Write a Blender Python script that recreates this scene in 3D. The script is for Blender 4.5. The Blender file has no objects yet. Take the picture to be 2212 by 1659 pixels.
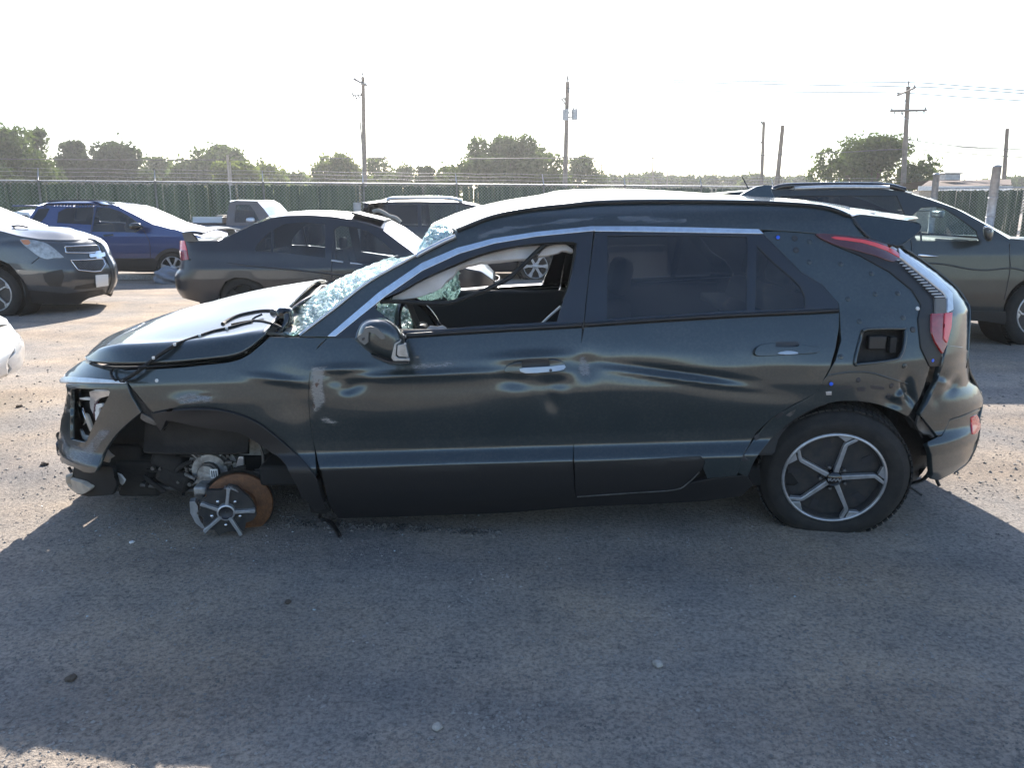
import bpy, bmesh, math, random
import numpy as np
from mathutils import Vector, Matrix, geometry

random.seed(7); RNG = np.random.default_rng(11)
S = bpy.context.scene
COL = S.collection
R = math.radians

# ------------------------------------------------------------------ camera, sky, sun, exposure
CAM_H, PITCH, FU, CX, CY = 1.45, R(13.1), 1660.7, 1106.0, 829.5
cam = bpy.data.cameras.new('camera'); cam.sensor_fit = 'HORIZONTAL'; cam.sensor_width = 36
cam.lens = 36 * FU / 2212; cam.clip_start = 0.05; cam.clip_end = 3000
camo = bpy.data.objects.new('camera', cam); COL.objects.link(camo)
camo.location = (0, 0, CAM_H); camo.rotation_euler = (R(90) - PITCH, 0, 0)
S.camera = camo

SUN_EL, SUN_AZ = R(31.5), R(-4)           # azimuth measured from +Y towards +X
world = bpy.data.worlds.new('World'); S.world = world; world.use_nodes = True
wn = world.node_tree; wn.nodes.clear()
sky = wn.nodes.new('ShaderNodeTexSky'); sky.sky_type = 'NISHITA'; sky.sun_disc = False
sky.sun_elevation = SUN_EL; sky.sun_rotation = SUN_AZ; sky.altitude = 300
sky.air_density = 1.0; sky.dust_density = 1.0; sky.ozone_density = 2.0
bg = wn.nodes.new('ShaderNodeBackground'); bg.inputs[1].default_value = 0.088
wo = wn.nodes.new('ShaderNodeOutputWorld')
wn.links.new(sky.outputs[0], bg.inputs[0]); wn.links.new(bg.outputs[0], wo.inputs[0])
sl = bpy.data.lights.new('sun', 'SUN'); sl.energy = 4.0; sl.angle = R(0.5); sl.color = (1.0, 0.93, 0.84)
slo = bpy.data.objects.new('sun', sl); COL.objects.link(slo)
sd = Vector((math.sin(SUN_AZ) * math.cos(SUN_EL), math.cos(SUN_AZ) * math.cos(SUN_EL), math.sin(SUN_EL)))
slo.rotation_euler = sd.to_track_quat('Z', 'Y').to_euler()
slo.location = sd * 60
S.view_settings.view_transform = 'Standard'; S.view_settings.look = 'None'
S.view_settings.gamma = 1.0; S.view_settings.use_curve_mapping = False
S.view_settings.exposure = 1.8
S.render.engine = 'CYCLES'
S.cycles.max_bounces = 8; S.cycles.transparent_max_bounces = 16
S.cycles.use_denoising = True
S.cycles.caustics_reflective = False; S.cycles.caustics_refractive = False
S.cycles.sample_clamp_indirect = 6

# ------------------------------------------------------------------ from measured picture points to places
SC = 2576 / 2212
ZT = {'A': (100, 600, 2.07375), 'B': (700, 460, 2.765), 'C': (1400, 460, 2.765), 'D': (1776, 440, 2.765),
      'E': (1776, 900, 2.765), 'G': (700, 860, 2.765), 'H': (1300, 860, 2.765), 'I': (0, 440, 2.765),
      'J': (0, 260, 2.765), 'K': (700, 150, 2.765), 'L': (1300, 150, 2.765), 'M': (1876, 150, 3.16),
      'N': (0, 440, 4.148), 'O': (400, 480, 3.16), 'Q': (140, 860, 3.95), 'R': (400, 1040, 4.609),
      'S': (2100, 860, 4.1475), 'T': (1000, 540, 4.608), 'U': (2240, 500, 4.149), 'V': (900, 480, 5.53)}
def m(tag, *pts):
    x0, y0, s = ZT[tag]
    return [((x0 + x / s) / SC, (y0 + y / s) / SC) for x, y in pts]
def rays(uv):
    uv = np.asarray(uv, float).reshape(-1, 2)
    a = (uv[:, 0] - CX) / FU; b = (CY - uv[:, 1]) / FU
    return np.stack([a, math.cos(PITCH) + b * math.sin(PITCH), -math.sin(PITCH) + b * math.cos(PITCH)], 1)
def at(u, v, Y):
    d = rays([(u, v)])[0]; t = Y / d[1]
    return Vector((d[0] * t, Y, CAM_H + d[2] * t))
def atl(pts, Y):
    d = rays(pts); Y = np.broadcast_to(np.asarray(Y, float), (len(d),)); t = Y / d[:, 1]
    return np.stack([d[:, 0] * t, Y, CAM_H + d[:, 2] * t], 1)
def on_ground(u, v, z=0.0):
    d = rays([(u, v)])[0]; t = (z - CAM_H) / d[2]
    return Vector((d[0] * t, d[1] * t, z))
def march(F, uv, lo=2.4, hi=6.0, n=64):
    d = rays(uv); O = np.array([0, 0, CAM_H])
    ys = np.linspace(lo, hi, n)
    def g(Y):
        t = Y / d[:, 1]; x = d[:, 0] * t; z = CAM_H + d[:, 2] * t
        return Y - F(x, z)
    vals = np.stack([g(np.full(len(d), y)) for y in ys], 1)
    hit = vals > 0; k = np.where(hit.any(1), hit.argmax(1), vals.argmax(1)); ok = hit.any(1) & (k > 0)
    a = ys[np.maximum(k - 1, 0)].copy(); b = ys[k].copy()
    for _ in range(16):
        c = .5 * (a + b); s = g(c) > 0
        b = np.where(s, c, b); a = np.where(s, a, c)
    Y = np.where(ok, b, ys[k]); t = Y / d[:, 1]
    return np.stack([d[:, 0] * t, Y, CAM_H + d[:, 2] * t], 1)

# ------------------------------------------------------------------ materials
def nodes(name):
    mt = bpy.data.materials.new(name); mt.use_nodes = True
    nt = mt.node_tree; nt.nodes.clear()
    out = nt.nodes.new('ShaderNodeOutputMaterial')
    return mt, nt, out
def N(nt, kind, **kw):
    n = nt.nodes.new('ShaderNode' + kind)
    for k, v in kw.items():
        if k in n.inputs: n.inputs[k].default_value = v
        else: setattr(n, k, v)
    return n
def pbr(name, col, rough=.5, metal=0., coat=0., noise=0., nscale=20., bump=0., bscale=60., spec=.5, col2=None, trans=0., emis=None):
    mt, nt, out = nodes(name)
    p = N(nt, 'BsdfPrincipled'); L = nt.links.new
    p.inputs['Base Color'].default_value = (*col, 1); p.inputs['Roughness'].default_value = rough
    p.inputs['Metallic'].default_value = metal; p.inputs['Coat Weight'].default_value = coat
    p.inputs['Coat Roughness'].default_value = .04; p.inputs['Specular IOR Level'].default_value = spec
    p.inputs['Transmission Weight'].default_value = trans
    tc = N(nt, 'TexCoord')
    if noise:
        nz = N(nt, 'TexNoise', Scale=nscale, Detail=6, Roughness=.65); L(tc.outputs['Object'], nz.inputs['Vector'])
        mx = N(nt, 'Mix', data_type='RGBA'); c2 = col2 or tuple(c * (1 - noise) for c in col)
        rp = N(nt, 'ValToRGB'); rp.color_ramp.elements[0].position = .38; rp.color_ramp.elements[1].position = .66
        L(nz.outputs[0], rp.inputs[0]); L(rp.outputs[0], mx.inputs[0])
        mx.inputs[6].default_value = (*col, 1); mx.inputs[7].default_value = (*c2, 1)
        L(mx.outputs[2], p.inputs['Base Color'])
    if bump:
        nb = N(nt, 'TexNoise', Scale=bscale, Detail=4); L(tc.outputs['Object'], nb.inputs['Vector'])
        bp = N(nt, 'Bump', Strength=bump, Distance=.01); L(nb.outputs[0], bp.inputs['Height']); L(bp.outputs[0], p.inputs['Normal'])
    L(p.outputs[0], out.inputs[0])
    return mt
def paint(name, col, dirt=.25, metal=.35, coat=1.):
    """clear-coated metallic paint with road dust"""
    mt, nt, out = nodes(name); L = nt.links.new
    p = N(nt, 'BsdfPrincipled'); tc = N(nt, 'TexCoord')
    nz = N(nt, 'TexNoise', Scale=5., Detail=8, Roughness=.7); L(tc.outputs['Object'], nz.inputs['Vector'])
    n2 = N(nt, 'TexNoise', Scale=90., Detail=3); L(tc.outputs['Object'], n2.inputs['Vector'])
    ad = N(nt, 'Math', operation='MULTIPLY'); L(nz.outputs[0], ad.inputs[0]); L(n2.outputs[0], ad.inputs[1])
    mr = N(nt, 'MapRange'); L(ad.outputs[0], mr.inputs[0])
    mr.inputs[1].default_value = .2; mr.inputs[2].default_value = .42; mr.inputs[3].default_value = 0; mr.inputs[4].default_value = dirt
    mx = N(nt, 'Mix', data_type='RGBA'); L(mr.outputs[0], mx.inputs[0])
    mx.inputs[6].default_value = (*col, 1); mx.inputs[7].default_value = (.16, .15, .135, 1)
    L(mx.outputs[2], p.inputs['Base Color'])
    p.inputs['Metallic'].default_value = metal; p.inputs['Roughness'].default_value = .28
    cr = N(nt, 'MapRange'); L(ad.outputs[0], cr.inputs[0]); cr.inputs[1].default_value = .15; cr.inputs[2].default_value = .45
    cr.inputs[3].default_value = .012; cr.inputs[4].default_value = .07
    L(cr.outputs[0], p.inputs['Coat Roughness']); p.inputs['Coat Weight'].default_value = coat
    L(p.outputs[0], out.inputs[0])
    return mt
def glassm(name, tint=(.5, .55, .55), gloss=(1, 1, 1), dust=.06):
    mt, nt, out = nodes(name); L = nt.links.new
    tr = N(nt, 'BsdfTransparent'); tr.inputs[0].default_value = (*tint, 1)
    gl = N(nt, 'BsdfGlossy', Roughness=.02); gl.inputs[0].default_value = (*gloss, 1)
    fr = N(nt, 'Fresnel', IOR=1.52)
    mx = N(nt, 'MixShader'); L(fr.outputs[0], mx.inputs[0]); L(tr.outputs[0], mx.inputs[1]); L(gl.outputs[0], mx.inputs[2])
    df = N(nt, 'BsdfDiffuse'); df.inputs[0].default_value = (.3, .3, .29, 1)
    tc = N(nt, 'TexCoord'); nz = N(nt, 'TexNoise', Scale=6., Detail=6); L(tc.outputs['Object'], nz.inputs['Vector'])
    mr = N(nt, 'MapRange'); L(nz.outputs[0], mr.inputs[0]); mr.inputs[1].default_value = .35; mr.inputs[2].default_value = .75
    mr.inputs[3].default_value = 0; mr.inputs[4].default_value = dust * 2
    m2 = N(nt, 'MixShader'); L(mr.outputs[0], m2.inputs[0]); L(mx.outputs[0], m2.inputs[1]); L(df.outputs[0], m2.inputs[2])
    if dust > .2:
        g2 = N(nt, 'BsdfGlossy', Roughness=.42); m3 = N(nt, 'MixShader'); m3.inputs[0].default_value = .3; L(m2.outputs[0], m3.inputs[1]); L(g2.outputs[0], m3.inputs[2]); m2 = m3
    L(m2.outputs[0], out.inputs[0])
    return mt
def shattered(name):
    """laminated safety glass crazed all over: clear cells, white crack lines, sparkling facets"""
    mt, nt, out = nodes(name); L = nt.links.new
    tc = N(nt, 'TexCoord')
    v1 = N(nt, 'TexVoronoi', Scale=26., feature='DISTANCE_TO_EDGE'); v2 = N(nt, 'TexVoronoi', Scale=75., feature='DISTANCE_TO_EDGE')
    vc = N(nt, 'TexVoronoi', Scale=60.)
    nz = N(nt, 'TexNoise', Scale=7., Detail=5)
    for n in (v1, v2, vc, nz): L(tc.outputs['Object'], n.inputs['Vector'])
    a = N(nt, 'Math', operation='LESS_THAN'); a.inputs[1].default_value = .035; L(v1.outputs[0], a.inputs[0])
    b = N(nt, 'Math', operation='LESS_THAN'); b.inputs[1].default_value = .06; L(v2.outputs[0], b.inputs[0])
    c = N(nt, 'Math', operation='MAXIMUM'); L(a.outputs[0], c.inputs[0]); L(b.outputs[0], c.inputs[1])
    mr = N(nt, 'MapRange'); L(nz.outputs[0], mr.inputs[0]); mr.inputs[1].default_value = .42; mr.inputs[2].default_value = .6
    mr.inputs[3].default_value = .03; mr.inputs[4].default_value = .6
    d = N(nt, 'Math', operation='MAXIMUM'); L(c.outputs[0], d.inputs[0]); L(mr.outputs[0], d.inputs[1])
    d2 = N(nt, 'Math', operation='MULTIPLY'); d2.inputs[1].default_value = .8; L(d.outputs[0], d2.inputs[0])
    tr = N(nt, 'BsdfTransparent'); tr.inputs[0].default_value = (.55, .72, .70, 1)
    gl = N(nt, 'BsdfGlossy', Roughness=.08); gl.inputs[0].default_value = (.9, 1, .98, 1)
    bp = N(nt, 'Bump', Strength=.9, Distance=.02); L(vc.outputs[0], bp.inputs['Height']); L(bp.outputs[0], gl.inputs['Normal'])
    df = N(nt, 'BsdfDiffuse'); df.inputs[0].default_value = (.55, .66, .66, 1)
    tl = N(nt, 'BsdfTranslucent'); tl.inputs[0].default_value = (.55, .7, .7, 1)
    dt = N(nt, 'MixShader'); dt.inputs[0].default_value = .5; L(df.outputs[0], dt.inputs[1]); L(tl.outputs[0], dt.inputs[2])
    m1 = N(nt, 'MixShader'); L(d2.outputs[0], m1.inputs[0]); L(tr.outputs[0], m1.inputs[1]); L(dt.outputs[0], m1.inputs[2])
    m2 = N(nt, 'MixShader'); m2.inputs[0].default_value = .30; L(m1.outputs[0], m2.inputs[1]); L(gl.outputs[0], m2.inputs[2])
    L(m2.outputs[0], out.inputs[0])
    return mt
def scuffm(name, col, rust=0., scale=(8., 8., 60.), lo=.5, hi=.62, rot=0.):
    """scraped paint: streaks of bare primer (and rust) on an otherwise clear film"""
    mt, nt, out = nodes(name); L = nt.links.new
    tc = N(nt, 'TexCoord'); mp = N(nt, 'Mapping'); mp.inputs['Scale'].default_value = scale; mp.inputs['Rotation'].default_value = (0, rot, 0)
    L(tc.outputs['Object'], mp.inputs[0])
    nz = N(nt, 'TexNoise', Scale=1.6, Detail=7, Roughness=.75); L(mp.outputs[0], nz.inputs['Vector'])
    n2 = N(nt, 'TexNoise', Scale=5., Detail=3); L(tc.outputs['Object'], n2.inputs['Vector'])
    sm_ = N(nt, 'Math', operation='MULTIPLY_ADD'); sm_.inputs[1].default_value = .55; L(n2.outputs[0], sm_.inputs[0])
    hf = N(nt, 'Math', operation='MULTIPLY'); hf.inputs[1].default_value = .5; L(nz.outputs[0], hf.inputs[0]); L(hf.outputs[0], sm_.inputs[2])
    fa = N(nt, 'Attribute'); fa.attribute_name = 'fade'
    fm = N(nt, 'MapRange'); L(fa.outputs['Fac'], fm.inputs[0]); fm.inputs[3].default_value = -.16; fm.inputs[4].default_value = .01
    fs = N(nt, 'Math', operation='ADD'); L(fm.outputs[0], fs.inputs[0]); L(sm_.outputs[0], fs.inputs[1])
    mr = N(nt, 'MapRange'); L(fs.outputs[0], mr.inputs[0]); mr.inputs[1].default_value = lo; mr.inputs[2].default_value = hi
    mr.inputs[3].default_value = 0; mr.inputs[4].default_value = .5
    df = N(nt, 'BsdfDiffuse')
    mx = N(nt, 'Mix', data_type='RGBA'); n3 = N(nt, 'TexNoise', Scale=22., Detail=2); L(tc.outputs['Object'], n3.inputs['Vector'])
    rr = N(nt, 'MapRange'); L(n3.outputs[0], rr.inputs[0]); rr.inputs[1].default_value = .6; rr.inputs[2].default_value = .66; rr.inputs[4].default_value = rust
    L(rr.outputs[0], mx.inputs[0]); mx.inputs[6].default_value = (*col, 1); mx.inputs[7].default_value = (.22, .07, .025, 1)
    L(mx.outputs[2], df.inputs[0])
    tr = N(nt, 'BsdfTransparent'); ms = N(nt, 'MixShader')
    L(mr.outputs[0], ms.inputs[0]); L(tr.outputs[0], ms.inputs[1]); L(df.outputs[0], ms.inputs[2]); L(ms.outputs[0], out.inputs[0])
    return mt
def leafm(name, c1, c2, tl=.45):
    mt, nt, out = nodes(name); L = nt.links.new
    ge = N(nt, 'NewGeometry'); mx = N(nt, 'Mix', data_type='RGBA'); L(ge.outputs['Random Per Island'], mx.inputs[0])
    mx.inputs[6].default_value = (*c1, 1); mx.inputs[7].default_value = (*c2, 1)
    d = N(nt, 'BsdfDiffuse'); t = N(nt, 'BsdfTranslucent'); L(mx.outputs[2], d.inputs[0])
    br = N(nt, 'Mix', data_type='RGBA'); br.blend_type = 'MULTIPLY'; br.inputs[0].default_value = 1; L(mx.outputs[2], br.inputs[6]); br.inputs[7].default_value = (1.25, 1.3, .8, 1)
    L(br.outputs[2], t.inputs[0])
    ms = N(nt, 'MixShader'); ms.inputs[0].default_value = tl; L(d.outputs[0], ms.inputs[1]); L(t.outputs[0], ms.inputs[2]); L(ms.outputs[0], out.inputs[0])
    return mt

M = {}
M['paint'] = paint('slate green paint', (.026, .038, .042), .14, .35, .85)
M['blk'] = pbr('black plastic', (.012, .012, .013), .45, bump=.15, bscale=300)
M['gblk'] = pbr('gloss black trim', (.006, .006, .007), .12, coat=.6)
M['rub'] = pbr('rubber', (.014, .014, .014), .75, noise=.4, nscale=30, bump=.2, bscale=120)
M['tyre'] = pbr('tyre rubber', (.012, .012, .012), .85, noise=.45, nscale=14, col2=(.026, .024, .022), bump=.25, bscale=200)
M['chrome'] = pbr('bright trim', (.72, .73, .75), .13, 1.0, noise=.15, nscale=40)
M['satin'] = pbr('satin silver', (.62, .63, .65), .32, .85, noise=.2, nscale=30)
M['alloy'] = pbr('machined alloy', (.55, .56, .58), .35, .7, noise=.3, nscale=25)
M['dkalloy'] = pbr('dark alloy', (.035, .037, .042), .4, .3, noise=.4, nscale=20, col2=(.07, .065, .06))
M['cast'] = pbr('cast aluminium', (.42, .42, .41), .55, .6, noise=.5, nscale=18, col2=(.16, .15, .14), bump=.4, bscale=80)
M['steel'] = pbr('dirty steel', (.16, .155, .15), .55, .7, noise=.5, nscale=25)
M['rust'] = pbr('rusted disc', (.22, .10, .045), .7, .25, noise=.6, nscale=34, col2=(.12, .055, .03), bump=.3, bscale=160)
M['dark'] = pbr('dark underbody', (.010, .010, .010), .85, noise=.4, nscale=10)
M['liner'] = pbr('wheel arch liner', (.030, .027, .025), .85, noise=.5, nscale=9, bump=.3, bscale=60)
M['cloth'] = pbr('airbag cloth', (.62, .58, .56), .9, noise=.18, nscale=9, bump=.5, bscale=14)
M['tan'] = pbr('tan moulding', (.42, .37, .31), .7, noise=.3, nscale=12)
M['seat'] = pbr('seat fabric', (.045, .046, .048), .85, bump=.4, bscale=200)
M['seatlt'] = pbr('grey trim', (.16, .155, .145), .8, bump=.3, bscale=150)
M['dash'] = pbr('dashboard', (.02, .02, .021), .6, bump=.3, bscale=150)
M['tint'] = glassm('privacy glass', (.13, .14, .15), dust=.05)
M['glass'] = glassm('clear glass', (.72, .80, .79), dust=.05)
M['tintlt'] = glassm('lightly tinted glass', (.52, .56, .58), dust=.05)
M['wsdirty'] = glassm('dusty windscreen', (.45, .5, .5), dust=.28)
M['shat'] = shattered('shattered windscreen')
M['red'] = pbr('red lens', (.30, .012, .016), .12, coat=1., noise=.3, nscale=60)
M['redhi'] = pbr('bright red lens', (.72, .045, .05), .15, coat=1.)
M['reddk'] = pbr('dark red lens', (.07, .010, .012), .12, coat=1.)
M['amber'] = pbr('amber lens', (.55, .22, .10), .2, coat=1.)
M['lens'] = pbr('headlamp lens', (.42, .44, .44), .15, .2, coat=1., noise=.5, nscale=14, col2=(.22, .23, .23))
M['white'] = pbr('white plastic', (.72, .71, .69), .5, noise=.2, nscale=12)
M['plate'] = pbr('plate white', (.78, .78, .76), .4)
M['bluec'] = pbr('blue clip', (.02, .12, .75), .35)
M['handle'] = pbr('handle silver', (.30, .33, .38), .3, .6)
M['ink'] = pbr('dark print', (.03, .03, .035), .5)
M['scuff'] = scuffm('scraped primer', (.34, .35, .37), 0., (26., 26., 190.), .495, .56, .5)
M['scuffr'] = scuffm('scrape with rust', (.44, .42, .40), .9, (30., 30., 210.), .485, .55, .35)
M['scuffrail'] = scuffm('rail scrape', (.22, .25, .29), .1, (10., 10., 60.), .485, .545, .2)
M['thinscr'] = scuffm('fine scratches', (.5, .5, .5), 0., (8., 8., 160.), .56, .6, -.35)
M['bluep'] = paint('blue paint', (.008, .038, .15), .10)
M['blackp'] = paint('black paint', (.008, .010, .016), .06, 0., .4)
M['greyp'] = paint('gunmetal paint', (.045, .052, .060), .15)
M['greenp'] = paint('dark olive grey paint', (.014, .020, .021), .08, .1, .5)
M['whitep'] = paint('white paint', (.70, .70, .68), .12, 0.)
M['brownp'] = paint('brown truck paint', (.09, .055, .04), .35, .1)
M['navyp'] = paint('navy truck paint', (.012, .014, .035), .25, .1)
M['galv'] = pbr('galvanised steel', (.42, .43, .45), .5, .5, noise=.35, nscale=6)
M['wood'] = pbr('weathered pole wood', (.22, .19, .165), .9, noise=.4, nscale=4, bump=.4, bscale=20)
M['bark'] = pbr('bark', (.10, .075, .055), .95, noise=.4, nscale=5)
M['stone'] = pbr('stone', (.42, .38, .33), .9, noise=.35, nscale=30, bump=.4, bscale=60)
M['wire'] = pbr('line wire', (.06, .06, .065), .6)
M['roofb'] = pbr('brown shingles', (.16, .115, .09), .9, noise=.4, nscale=6)

# ------------------------------------------------------------------ mesh helpers
def org(p):
    o = Vector((0, 0, 0))
    while p is not None: o += p.location; p = p.parent
    return o
def mesh_obj(name, verts, faces, mat, parent=None, normals=None, smooth=True, raw=False):
    verts = np.asarray(verts, float)
    if parent is not None and not raw: verts = verts - np.array(org(parent))
    me = bpy.data.meshes.new(name)
    me.from_pydata(verts.tolist(), [], [list(map(int, f)) for f in faces])
    me.validate()
    if smooth: me.polygons.foreach_set('use_smooth', [True] * len(me.polygons))
    if mat is not None: me.materials.append(M[mat] if isinstance(mat, str) else mat)
    if normals is not None and len(normals) == len(me.vertices):
        me.normals_split_custom_set_from_vertices(np.asarray(normals).tolist())
    o = bpy.data.objects.new(name, me); COL.objects.link(o)
    if parent is not None: o.parent = parent
    return o
def thing(name, label, cat, loc=(0, 0, 0), group=None):
    o = bpy.data.objects.new(name, None); COL.objects.link(o); o.location = loc
    o.empty_display_size = .2
    o['label'] = label; o['category'] = cat
    if group: o['group'] = group
    return o
def tag(o, label, cat, group=None):
    o['label'] = label; o['category'] = cat
    if group: o['group'] = group
    return o
def part_empty(name, parent, loc=(0, 0, 0), rot=(0, 0, 0)):
    o = bpy.data.objects.new(name, None); COL.objects.link(o); o.parent = parent; o.empty_display_size = .1
    o.location = Vector(loc) - org(parent); o.rotation_euler = rot
    return o
def structure(o): o['kind'] = 'structure'; return o
def sm(pts, n=5, closed=False):
    p = [np.asarray(q, float) for q in pts]; out = []
    k = len(p); rng = range(k if closed else k - 1)
    for i in rng:
        p0 = p[(i - 1) % k] if (closed or i > 0) else 2 * p[0] - p[1]
        p1 = p[i]; p2 = p[(i + 1) % k]
        p3 = p[(i + 2) % k] if (closed or i + 2 < k) else 2 * p[-1] - p[-2]
        for j in range(n):
            t = j / n
            out.append(.5 * ((2 * p1) + (-p0 + p2) * t + (2 * p0 - 5 * p1 + 4 * p2 - p3) * t * t + (-p0 + 3 * p1 - 3 * p2 + p3) * t ** 3))
    if not closed: out.append(p[-1])
    return [tuple(q) for q in out]
def resample_closed(poly, step):
    out = []
    for i in range(len(poly)):
        a = np.asarray(poly[i]); b = np.asarray(poly[(i + 1) % len(poly)])
        n = max(1, int(math.ceil(np.linalg.norm(b - a) / step)))
        for k in range(n): out.append(a + (b - a) * k / n)
    res = [out[0]]
    for q in out[1:]:
        if np.linalg.norm(q - res[-1]) > .15 * step * .3: res.append(q)
    return np.array(res)
def inside(P, poly):
    x, y = P[:, 0], P[:, 1]; c = np.zeros(len(P), bool); n = len(poly)
    for i in range(n):
        x1, y1 = poly[i]; x2, y2 = poly[(i + 1) % n]
        if y1 == y2: continue
        c ^= ((y1 > y) != (y2 > y)) & (x < (x2 - x1) * (y - y1) / (y2 - y1) + x1)
    return c
def tri2d(outline, holes, step):
    loops = [resample_closed(outline, step)] + [resample_closed(h, step) for h in holes]
    B = np.concatenate(loops)
    lo, hi = loops[0].min(0), loops[0].max(0)
    xs = np.arange(lo[0], hi[0] + step, step); ys = np.arange(lo[1], hi[1] + step, step * .87)
    G = np.array([(x + (.5 * step if j % 2 else 0), y) for j, y in enumerate(ys) for x in xs])
    k = inside(G, loops[0])
    for h in loops[1:]: k &= ~inside(G, h)
    G = G[k]
    if len(G):
        dmin = np.full(len(G), 1e9)
        for b in B: dmin = np.minimum(dmin, ((G - b) ** 2).sum(1))
        G = G[dmin > (.55 * step) ** 2]
    V = np.concatenate([B, G]) if len(G) else B
    E = []; s = 0
    for l in loops:
        E += [(s + i, s + (i + 1) % len(l)) for i in range(len(l))]; s += len(l)
    r = geometry.delaunay_2d_cdt([Vector(v) for v in V.tolist()], E, [], 0, 1e-5)
    P = np.array([(v.x, v.y) for v in r[0]]); T = [tuple(f) for f in r[2]]
    T = [t for f in T for t in ([f] if len(f) == 3 else [(f[0], f[i], f[i + 1]) for i in range(1, len(f) - 1)])]
    C = P[np.array(T)].mean(1)
    k = inside(C, loops[0])
    for h in loops[1:]: k &= ~inside(C, h)
    return P, [t for t, q in zip(T, k) if q]
def shell(P3, T, nrm, flange, Yc=None, mirror=False):
    """sheet with a rolled edge turned inwards (towards +Y of the side)"""
    T = np.array(T)
    a, b, c = P3[T[:, 0]], P3[T[:, 1]], P3[T[:, 2]]
    fn = np.cross(b - a, c - a); flip = (fn * nrm[T].mean(1)).sum(1) < 0
    T[flip] = T[flip][:, ::-1]
    ec = {}
    for t in T:
        for i in range(3):
            e = (t[i], t[(i + 1) % 3]); ec[e] = ec.get(e, 0) + 1
    bnd = [e for e in ec if (e[1], e[0]) not in ec]
    V = [P3]; Nn = [nrm]; F = T.tolist(); n0 = len(P3)
    if flange > 0 and bnd:
        acc = {}
        for i, j in bnd:
            d = P3[j] - P3[i]; o = np.cross(d, nrm[i]); l = np.linalg.norm(o)
            if l < 1e-9: continue
            o = o / l
            for q in (i, j): acc[q] = acc.get(q, 0) + o
        ids = {}; v1 = []; v2 = []; n1 = []; n2 = []
        for q, o in acc.items():
            l = np.linalg.norm(o); o = o / l if l > 1e-9 else o
            ids[q] = len(v1)
            v1.append(P3[q] + o * .0022 - nrm[q] * .003); n1.append((nrm[q] * .5 + o) / np.linalg.norm(nrm[q] * .5 + o))
            v2.append(P3[q] + o * .0022 - nrm[q] * flange); n2.append(o)
        k = len(v1); V += [np.array(v1), np.array(v2)]; Nn += [np.array(n1), np.array(n2)]
        for i, j in bnd:
            if i in ids and j in ids:
                F.append([i, n0 + ids[i], n0 + ids[j], j])
                F.append([n0 + ids[i], n0 + k + ids[i], n0 + k + ids[j], n0 + ids[j]])
    return np.concatenate(V), F, np.concatenate(Nn)
def panel(name, outline, mat, parent, F, holes=(), step=9., off=0., flange=.018, mirror=False, near=True, xz=False, fade=0.):
    if fade: step = min(step, fade * .5)
    P, T = tri2d(outline, holes, step)
    if not T: return None
    if xz:
        P3 = np.stack([P[:, 0], F(P[:, 0], P[:, 1]), P[:, 1]], 1)
    else:
        P3 = march(F, P, F.lo, F.hi)
    e = 2e-3
    fx = (F(P3[:, 0] + e, P3[:, 2]) - F(P3[:, 0] - e, P3[:, 2])) / (2 * e)
    fz = (F(P3[:, 0], P3[:, 2] + e) - F(P3[:, 0], P3[:, 2] - e)) / (2 * e)
    fx = np.clip(fx, -6, 6); fz = np.clip(fz, -6, 6)
    n = np.stack([fx, -np.ones(len(fx)), fz], 1); n /= np.linalg.norm(n, axis=1)[:, None]
    P3 = P3 - n * off
    V, Fc, Nn = shell(P3, T, n, flange)
    o = None
    if near: o = mesh_obj(name, V, Fc, mat, parent, Nn)
    if fade and o is not None:
        B = resample_closed(outline, step * .5); dm = np.full(len(P), 1e9)
        for b in B: dm = np.minimum(dm, ((P - b) ** 2).sum(1))
        at_ = o.data.attributes.new('fade', 'FLOAT', 'POINT'); at_.data.foreach_set('value', np.clip(np.sqrt(dm) / fade, 0, 1).astype(np.float32))
    if mirror:
        V2 = V.copy(); V2[:, 1] = 2 * F.Yc - V2[:, 1]; N2 = Nn.copy(); N2[:, 1] *= -1
        mesh_obj(name, V2, [f[::-1] for f in Fc], mat, parent, N2)
    return o
def resample(c, n):
    c = np.asarray(c, float); d = np.r_[0, np.cumsum(np.linalg.norm(np.diff(c, axis=0), axis=1))]
    t = np.linspace(0, d[-1], n)
    return np.stack([np.interp(t, d, c[:, k]) for k in range(3)], 1)
def grid_obj(name, G, mat, parent, thick=0., smooth=True):
    n, k = G.shape[:2]; V = G.reshape(-1, 3)
    Fc = [(i * k + j, i * k + j + 1, (i + 1) * k + j + 1, (i + 1) * k + j) for i in range(n - 1) for j in range(k - 1)]
    o = mesh_obj(name, V, Fc, mat, parent, None, smooth)
    if thick:
        md = o.modifiers.new('thick', 'SOLIDIFY'); md.thickness = thick; md.offset = -1
    return o
def loft(name, curves, mat, parent, n=40, sub=6, mirrorY=None, thick=.006, noise=0., flip=False):
    cs = [resample(sm(c, 6) if len(c) > 2 else c, n) for c in curves]
    if mirrorY is not None:
        cs = cs + [np.stack([c[:, 0], 2 * mirrorY - c[:, 1], c[:, 2]], 1) for c in cs[::-1] if abs(c[:, 1] - mirrorY).max() > 1e-4]
    G = np.stack(cs, 1)
    rows = [sm(list(r), sub) if len(cs) > 2 else [r[0] + (r[1] - r[0]) * q / sub for q in range(sub + 1)] for r in G]
    G = np.array(rows)
    if mat in ('wsdirty', 'glass', 'tint', 'tintlt'): thick = 0
    if noise: G = G + RNG.normal(0, noise, G.shape)
    if flip: G = G[:, ::-1]
    return grid_obj(name, G, mat, parent, thick)
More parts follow.
